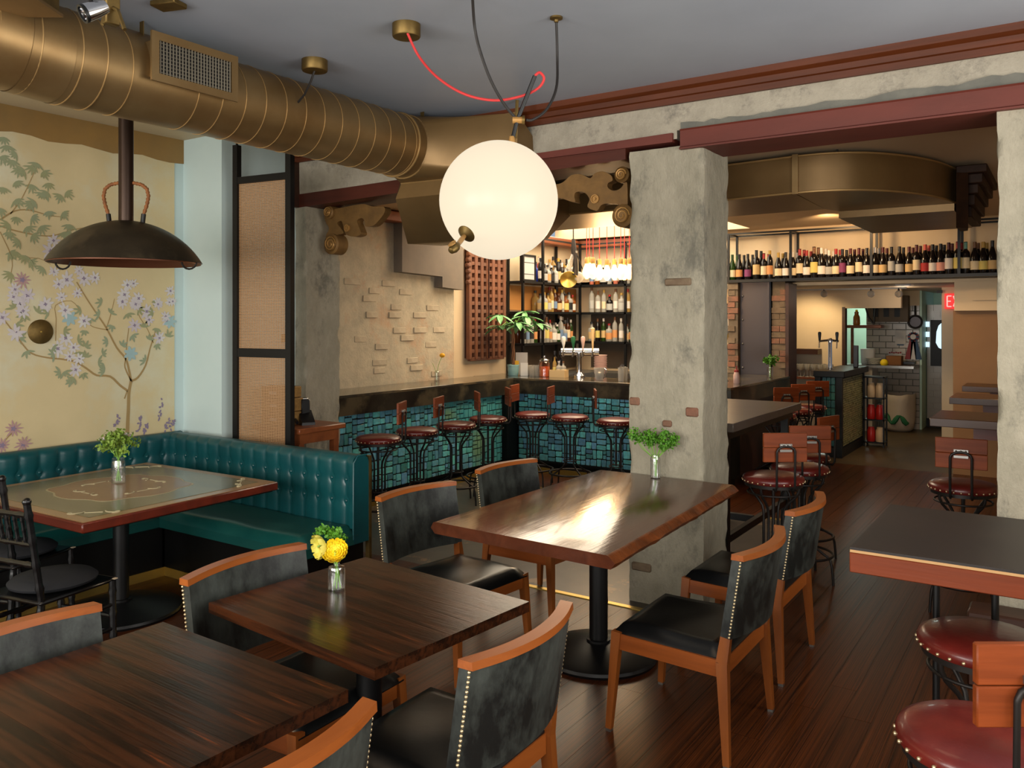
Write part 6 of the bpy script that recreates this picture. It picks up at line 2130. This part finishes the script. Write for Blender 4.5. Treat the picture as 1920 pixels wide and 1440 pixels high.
def brick_pier(name, x0, x1, y0, y1, z1, nrow, seed):
    rnb = random.Random(seed)
    core = struct(MB().span((x0 + .01, y0 + .01, 0), (x1 - .01, y1, z1)).build(name, 'pier_core'))
    h = .075
    k = 0
    z = 1.08
    while z + h < z1:
        x = x0 - (.1 if k % 2 else 0)
        while x < x1 - .03:
            w = .2
            a, b = max(x, x0), min(x + w, x1)
            if b - a > .04 and rnb.random() < .8:
                MB().span((a + .004, y0 + rnb.uniform(-.012, .006), z + .005), (b - .004, y0 + .06, z + h - .006)).build('brick', 'pier_red' if rnb.random() < .5 else 'pier_brown', core)
            x += w
        z += h
        k += 1
    return core


brick_pier('pillar_brick', -3.57, -3.43, 10.2, 10.6, 2.22, 0, 1)
brick_pier('pillar_brick.001', -3.035, -2.86, 10.26, 10.6, 2.22, 0, 2)
SB('trim_10', 'wood_dark_x', (-2.86, 10.24, 0), (-2.82, 10.6, 2.2))
# back bar wine niche left of the pier
o = thing('wine_niche', 'shelving niche of wine bottles between column and brick pier', 'shelving')
for z in (1.36, 1.62, 1.98):
    MB().span((-4.4, 11.2, z - .02), (-3.55, 11.5, z)).build('shelf', 'black_metal', o)
MB().span((-4.4, 11.5, 1.0), (-3.55, 11.52, 2.2)).build('backing', 'cream', o)
rn2 = random.Random(9)
for k in range(6):
    x = -4.28 + .115 * k
    bottle('bordeaux', 'dark', 'white', 'white', (x, 11.3, 1.98 - .36), 1.0, 'dark wine bottle with white cap on the upper niche shelf, %s from the column' % ORD[k], 'dark bottles in the niche')
    bottle('slim', 'gold', 'white', 'cream', (x, 11.3, 1.36), .78, 'pale wine bottle with white cap on the lower niche shelf, %s from the column' % ORD[k], 'pale bottles in the niche')

# ================================================================== HOST STAND WITH TAPS
hs = thing('service_stand', 'black service bar end with teal tile front and khaki mosaic side', 'bar')
x0, x1, y0, y1 = -2.68, -2.37, 11.0, 12.5
MB().span((x0 - .03, y0 - .03, 1.02), (x1 + .04, y1, 1.10), bev=.006).build('top', 'black_board', hs)
MB().span((x0 + .02, y0 + .02, .12), (x1 - .02, y1 - .1, 1.02)).build('core', 'grout', hs)
for (x, y) in ((x0 + .02, y0 + .02), (x1 - .03, y0 + .03), (x1 - .03, y1 - .13), (x0 + .02, y1 - .13)):
    MB().span((x - .035, y - .035, 0), (x + .035, y + .035, 1.02)).build('corner_post', 'black_board', hs)
MB().span((x0, y0, 0), (x1, y1 - .1, .12)).build('kick', 'black_board', hs)
tw = (x1 - x0 - .15) / 3
for i in range(3):
    for j in range(9):
        o = link('tile', tile_me2, hs)
        o.matrix_local = Matrix.Translation((x0 + .07 + tw * (i + .5), y0 + .012, .14 + .098 * (j + .5))) @ Matrix.Diagonal((tw - .006, .02, .09, 1))
m = MB()
for i in range(36):
    for j in range(30):
        if rn.random() < .94:
            m.box((x1 - .016 + rn.uniform(0, .004), y0 + .09 + 1.26 * (i + .5) / 36, .13 + .87 * (j + .5) / 30), (.008, .029, .023))
m.build('mosaic', 'gold_tile', hs, angle=0, stuff=True)
pt_ = at_y(1562, 690, 11.5)
o = thing('draft_tap', 'slim chrome T-shaped draft tap on the black service bar', 'beer tap', (-2.60, 11.4, 1.10))
MB().lathe([(0, 0), (.04, 0), (.04, .01), (.026, .02), (.024, .34), (.032, .38), (.02, .41), (0, .41)], 18).build('column', 'chrome', o)
MB().tube([(-.13, -.03, .37), (0, 0, .385), (.10, .03, .37)], .014, 8).build('arm', 'chrome', o)
for sg, dx in ((-1, -.13), (1, .09)):
    MB().tube([(dx, -.03, .37), (dx, -.05, .28)], .01, 8).build('spout', 'chrome', o)
    MB().lathe([(0, 0), (.012, 0), (.022, .1), (.018, .12), (0, .125)], 12, Matrix.Translation((dx, -.02, .37))).build('tap_handle', 'black_plastic', o)
o = tag(MB().box((0, 0, .15), (.06, .06, .3), bev=.006).build('pepper_mill', 'black_plastic', None, loc=(-2.42, 12.1, 1.10)), 'black upright mill standing on the service bar beside the tap', 'mill')
# magazine / bottle rack at the side of the stand
o = thing('bottle_rack', 'dark rack of red and cream jars on the aisle side of service bar', 'rack', (-2.2, 12.35, 0))
for z in (.05, .36, .66, .95):
    MB().span((-.15, -.12, z), (.12, .12, z + .02)).build('shelf', 'black_metal', o)
for x in (-.14, .11):
    for y in (-.11, .11):
        MB().span((x - .01, y - .01, 0), (x + .01, y + .01, .97)).build('upright', 'black_metal', o)
jm = MB().lathe([(0, 0), (.05, 0), (.054, .01), (.054, .15), (.04, .18), (.04, .2), (0, .2)], 14)
jr = jm.mesh('jar', colm('jar_red', (176, 36, 32), .3))
jc = jm.mesh('jar', colm('jar_cream', (206, 178, 142), .5))
for k, (x, z, me, lab) in enumerate(((-.06, .68, jc, 'cream jar on the upper rack shelf, tap side'), (.05, .68, jc, 'cream jar on the upper rack shelf, aisle side'), (-.06, .38, jr, 'red jar on the middle rack shelf, tap side'), (.05, .38, jr, 'red jar on the middle rack shelf, aisle side'), (-.06, .07, jr, 'red jar on the lowest rack shelf, tap side'), (.05, .07, jc, 'cream jar on the lowest rack shelf, aisle side'))):
    tag(link('storage_jar', me, None, (-2.2 + x, 12.30, z)), lab, 'jar', 'jars on the dark rack')

# ================================================================== BACK ROOM AND KITCHEN
YK = 13.4
YT = 14.6
XA = -2.86      # left jamb of the pass-through
SB('wall_kitchen', 'cream', (-6.2, YK, 0), (XA, YK + .12, 2.22))
SB('wall_kitchen.001', 'cream', (XA, YK, 1.93), (-2.05, YK + .12, 2.22))
MB().span((XA - .02, YK - .01, .9), (XA + .025, YK + .13, 1.95)).build('trim_11', 'wood_dark_x')['kind'] = 'structure'
wk = SB('wall_tile', 'mortar', (-2.76, YT + .012, 0), (-1.96, YT + .1, 1.98))
m = MB()
tw_, th_ = .2, .1
for j in range(20):
    x = -2.76 - (.1 if j % 2 else 0)
    while x < -1.96:
        a, b = max(x, -2.76), min(x + tw_, -1.96)
        if b - a > .01:
            m.box(((a + b) / 2, YT + .006, th_ * (j + .5) - .005), (b - a - .012, .016, th_ - .012))
        x += tw_
m.build('tile_field', 'white_tile', wk, angle=0, stuff=True)
SB('wall_tile.001', 'cream', (-2.76, YT - .02, 1.98), (-1.96, YT + .1, 2.22))
SB('wall_kitchen.002', 'kitchen', (-6.2, 16.0, 0), (-1.0, 16.1, 2.22))
wk2 = SB('wall_tile.002', 'white_tile', (-1.92, 15.1, 0), (-1.5, 15.2, 2.0))
m = MB()
for j in range(20):
    for k in range(3):
        x = -1.92 + .2 * k - (.1 if j % 2 else 0)
        a, b = max(x, -1.92), min(x + .2, -1.5)
        if b - a > .01:
            m.box(((a + b) / 2, 15.095, .1 * (j + .5) - .005), (b - a - .006, .016, .094))
m.build('tile_field', 'white_tile', wk2, angle=0, stuff=True)
SB('baseboard_back', 'black_board', (-1.92, 15.06, 0), (-1.4, 15.09, .14))
SB('wall_passage', 'cream', (-1.50, 13.3, 0), (-1.28, 15.2, 2.22))
SB('trim_12', 'white', (-1.285, 13.29, 0), (-1.22, 13.35, 1.95))
SB('wall_passage.001', 'cream', (-1.28, 13.3, 0), (1.0, 13.4, 2.22))
SB('wall_kitchen_side', 'kitchen', (-1.96, YT, 0), (-1.93, 16.0, 2.22))
# grille cabinet above tile
o = thing('louvre_cabinet', 'brown wall cabinet with three dark slots above the white tile wall', 'cabinet', (-2.42, YT - .2, 1.72))
MB().span((-.28, 0, 0), (.32, .18, .42), bev=.005).build('cabinet_body', colm('louvre_brown', (96, 78, 58), .6), o)
for k in range(3):
    MB().span((-.2 + .16 * k, -.006, .08), (-.12 + .16 * k, .002, .38)).build('slot', 'black_board', o)
# pass shelf and things seen through the opening
o = thing('pass_shelf', 'thick brown wooden shelf inside the kitchen pass opening', 'shelf', (-2.6, 14.2, 1.62))
MB().span((-.36, -.12, 0), (.16, .12, .05), bev=.006).build('shelf_board', 'desk', o)
MB().span((-.33, .05, -.58), (-.29, .09, 0)).build('support', 'desk', o)
o = thing('amber_bottle', 'amber bottle figurine on the kitchen pass shelf', 'bottle', (-2.83, 14.2, 1.67))
MB().lathe([(0, 0), (.05, 0), (.055, .02), (.05, .13), (.03, .17), (.034, .21), (0, .23)], 16).build('bottle_body', colm('amber_b', (160, 96, 26), .25), o)
MB().lathe([(.02, .215), (.02, .24), (0, .25)], 10).build('cap', 'yellow', o)
o = thing('iron_brace', 'dark bent iron brace above the pass shelf', 'brace', (-2.7, 14.15, 1.67))
MB().tube([(.0, 0, .34), (.06, 0, .12), (.14, 0, 0.012)], .014, 6).build('brace_rod', 'iron', o)
MB().tube([(.16, 0, .26), (.14, 0, 0.012)], .012, 6).build('brace_rod', 'iron', o)
kc = thing('kitchen_counter', 'steel kitchen counter with crowded dishes behind the service bar', 'counter', (-2.5, 14.15, 0))
MB().span((-.55, -.25, 1.0), (.55, .3, 1.04)).build('counter_top', 'silver', kc)
MB().span((-.5, -.2, 0), (-.05, .28, 1.0)).build('cabinet', 'white_tile', kc)
for k, (x, z, me, nm_, lab, cat) in enumerate(((-.12, 1.04, 'card', 'cardboard_box', 'brown cardboard box on the kitchen counter beside the wall', 'box'),)):
    o = tag(MB().box((0, 0, .07), (.22, .2, .14), bev=.004).build(nm_, me, None, loc=(-2.28, 14.3, 1.04)), lab, cat)
o = thing('plate_stack', 'stack of pale plates on the kitchen counter', 'plates', (-2.55, 14.05, 1.04))
for k in range(6):
    MB().lathe([(0, .018 * k), (.08, .018 * k), (.12, .018 * k + .016), (.115, .018 * k + .017), (0, .018 * k + .006)], 20).build('plate', 'white', o)
o = tag(MB().ball((0, 0, .05), .06, 12, 8).build('lemon', 'yellow', None, loc=(-2.38, 13.98, 1.04 - .01)), 'yellow fruit lying on the kitchen counter', 'fruit')
o = tag(MB().lathe([(0, 0), (.09, 0), (.1, .02), (.11, .24), (.1, .25), (0, .25)], 20).build('white_bucket', 'white', None, loc=(-2.66, 14.2, 1.04)), 'white plastic tub on the kitchen counter below the shelf', 'tub')
o = tag(MB().box((0, 0, .02), (.2, .16, .04), bev=.004).build('black_tray', 'black_plastic', None, loc=(-2.1, 14.45, 1.05)), 'black tray shelf fixed to the white tile wall', 'tray')
# things on the tile wall
o = thing('frying_pan', 'round steel frying pan hung by its handle on the tile wall', 'pan', (-2.02, YT - .03, 1.72))
Mr = Matrix.Rotation(PI / 2, 4, 'X')
MB().lathe([(0, .0), (.085, .0), (.095, .03), (.115, .035), (.115, .028), (.1, .0), (.095, -.012), (0, -.012)], 28, Mr).build('pan_body', 'iron', o)
MB().lathe([(0, .004), (.08, .004), (.08, .006), (0, .006)], 20, Mr).build('pan_inside', 'steel_grey', o)
MB().tube([(0, -.02, .1), (0, -.02, .26)], .014, 8).build('handle', 'iron', o)
o = thing('award_rosette', 'red white and blue award rosette pinned on the tile wall', 'rosette', (-2.05, YT - .03, 1.48))
for k in range(14):
    a = 2 * PI * k / 14
    MB().box((.06 * math.cos(a), 0, .06 * math.sin(a)), (.045, .012, .03), M=None).build('pleat', 'ribbon_red' if k % 2 else 'ribbon_blue', o)
MB().lathe([(0, .012), (.04, .012), (.045, .0), (0, -.004)], 20, Mr).build('center', 'ribbon_white', o)
for x, mm_ in ((-.08, 'ribbon_red'), (0, 'ribbon_white'), (.08, 'ribbon_blue')):
    MB().add([(x * .3 - .03, 0, -.05), (x * .3 + .03, 0, -.05), (x + .045, 0, -.36), (x - .045, 0, -.36), (x * .3 - .03, .006, -.05), (x * .3 + .03, .006, -.05), (x + .045, .006, -.36), (x - .045, .006, -.36)], [(0, 1, 2, 3), (4, 7, 6, 5), (0, 4, 5, 1), (1, 5, 6, 2), (2, 6, 7, 3), (3, 7, 4, 0)]).build('ribbon_tail', mm_, o)
o = thing('wall_notice', 'pale paper notice with blue foot on the tile wall', 'notice', (-2.24, YT - .012, 1.38))
MB().box((0, 0, .1), (.16, .004, .24)).build('sheet', 'paper', o)
MB().box((0, -.003, .215), (.15, .003, .012)).build('printed_bar', 'iron', o)
MB().box((0, -.003, -.03), (.1, .003, .02)).build('printed_bar', 'ribbon_blue', o)
o = thing('red_sticker', 'white sticker with ragged red print on the tile wall', 'sticker', (-2.32, YT - .012, 1.2))
MB().box((0, 0, 0), (.2, .004, .08)).build('sheet', 'paper', o)
for k in range(6):
    MB().box((-.08 + .032 * k, -.003, .018 + .006 * (k % 2)), (.026, .003, .026), rz=0).build('red_mark', 'ribbon_red', o)
# sack of waste
o = thing('waste_sack', 'white plastic waste sack with green print leaning on the tile wall', 'sack', (-2.22, YT - .34, 0))
pr = [(0, 0), (.17, .0), (.23, .05), (.25, .18), (.235, .34), (.24, .46), (.25, .58), (.245, .585), (.225, .46), (.22, .1), (0, .06)]
mm = MB().lathe(pr, 40)
mm.V = [tuple(Vector(v) * (1 + .06 * noise.noise(Vector(v) * 7)) + Vector((.02 * noise.noise(Vector(v) * 4 + Vector((3, 0, 0))), 0, 0))) for v in mm.V]
mm.build('sack_body', 'bag', o, angle=60)
gpt = []
for k in range(14):
    a = -2.4 + k * .12
    gpt.append((.255 * math.cos(a), .255 * math.sin(a), .2 + .06 * math.sin(k * .9)))
MB().tube(gpt, [.012 + .03 * abs(math.sin(k * .7)) for k in range(14)], 8).build('green_print', 'green_print', o)
# door with glowing window
o = thing('passage_door', 'dark passage door with a bright arched pane beyond the tile wall', 'door', (-1.84, 15.03, 0))
MB().span((-.02, 0, 1.0), (.2, .03, 1.75)).build('door_panel', 'black_board', o)
MB().prism([(.06, 1.38), (.10, 1.3), (.14, 1.28), (.14, 1.7), (.1, 1.66), (.07, 1.56)], -.004, .002, Matrix(((1, 0, 0, 0), (0, 0, 1, 0), (0, 1, 0, 0), (0, 0, 0, 1)))).build('pane', 'window_glow', o)
pn = MB().box((0, 0, 0), (.055, .006, .085), bev=.001).mesh('glass_block', 'window_glow')
for k in range(3):
    link('glass_block', pn, o, (-.06, -.0, 1.35 + .165 * k))
# exit sign
pe = at_y(1771, 565, 13.27)
ex = thing('exit_sign', 'lit red EXIT sign on the passage wall', 'sign', (pe.x, 13.26, pe.z))
MB().span((0, -.0, -.11), (.34, .035, .11), bev=.004).build('sign_box', 'exit', ex)
MB().span((-.1, 0.01, .12), (-.03, .03, .16)).build('bracket', 'iron', ex)
def strokes(ch, ox):
    h, w, s_ = .15, .055, .016
    L_ = {'E': [((0, -.075), (0, .075)), ((0, .075), (w, .075)), ((0, 0), (w * .85, 0)), ((0, -.075), (w, -.075))], 'X': [((0, -.075), (w, .075)), ((0, .075), (w, -.075))], 'I': [((w / 2, -.075), (w / 2, .075))], 'T': [((w / 2, -.075), (w / 2, .075)), ((0, .075), (w, .075))]}[ch]
    mb = MB()
    for (a, b) in L_:
        mb.beam((ox + a[0], -.003, a[1]), (ox + b[0], -.003, b[1]), (s_, .004) if a[0] == b[0] else (.004, s_), (s_, .004) if a[0] == b[0] else (.004, s_)) if (a[0] == b[0]) else mb.tube([(ox + a[0], -.003, a[1]), (ox + b[0], -.003, b[1])], .008, 4)
    mb.build('letter', 'exit_t', ex, angle=0)
for k, ch_ in enumerate('EXIT'):
    strokes(ch_, .035 + .078 * k)
# small globe spots on a ceiling rail
o = thing('track_light', 'thin ceiling rail carrying small clear globe bulbs in the back room', 'lamp', (0, 12.4, 0))
a, b = at_y(1480, 537, 12.4), at_y(1700, 534, 12.4)
MB().tube([(a.x, 0, 2.19), (b.x, 0, 2.19)], .012, 6).build('rail', 'white', o)
for u in (1545, 1633, 1685):
    q = at_y(u, 551, 12.4)
    MB().tube([(q.x, 0, 2.19), (q.x, 0, q.z + .04)], .012, 8).build('stem', 'iron', o)
    MB().ball((q.x, 0, q.z), .05, 14, 10).build('globe', 'water_glass', o)
q = at_z(1720, 529, 2.21)
o = tag(MB().lathe([(0, -.03), (.09, -.03), (.1, 0), (0, 0)], 24).build('smoke_detector', 'white', None, loc=(-1.75, 11.6, 2.22)), 'round white ceiling fitting in the back room', 'ceiling fitting')
# glass shelf of wine glasses against the cream kitchen wall
o = thing('glass_shelf', 'dark ledge of stemware along the cream kitchen wall', 'shelf', (-3.3, YK - .16, 0))
MB().span((-.6, -.1, 1.28), (.12, .15, 1.30)).build('upper_ledge', 'wood_dark_x', o)
MB().span((-.2, -.1, 1.22), (.12, .15, 1.28)).build('ledge_block', 'wood_dark_x', o)
MB().span((-.6, -.15, .84), (.42, .15, .87)).build('lower_ledge', 'desk', o)
wg = MB().lathe([(0, 0), (.035, 0), (.034, .004), (.005, .01), (.0045, .09), (.03, .11), (.042, .15), (.036, .2), (.034, .2), (.04, .15), (.028, .112), (0, .098)], 14).mesh('wine_glass', 'water_glass')
for r in range(3):
    for k in range(9):
        tag(link('wine_glass', wg, None, (-3.84 + .1 * k + .03 * (r % 2), YK - .25 + .095 * r, .87)), 'stemmed wine glass, %s from left in the %s row on the back-room ledge' % (ORD[k], ('front', 'middle', 'rear')[r]), 'glass', 'wine glasses on the back-room ledge')
# gold trim lines of the tile wing by the brick pier
p = at_z(1870, 836, .9)
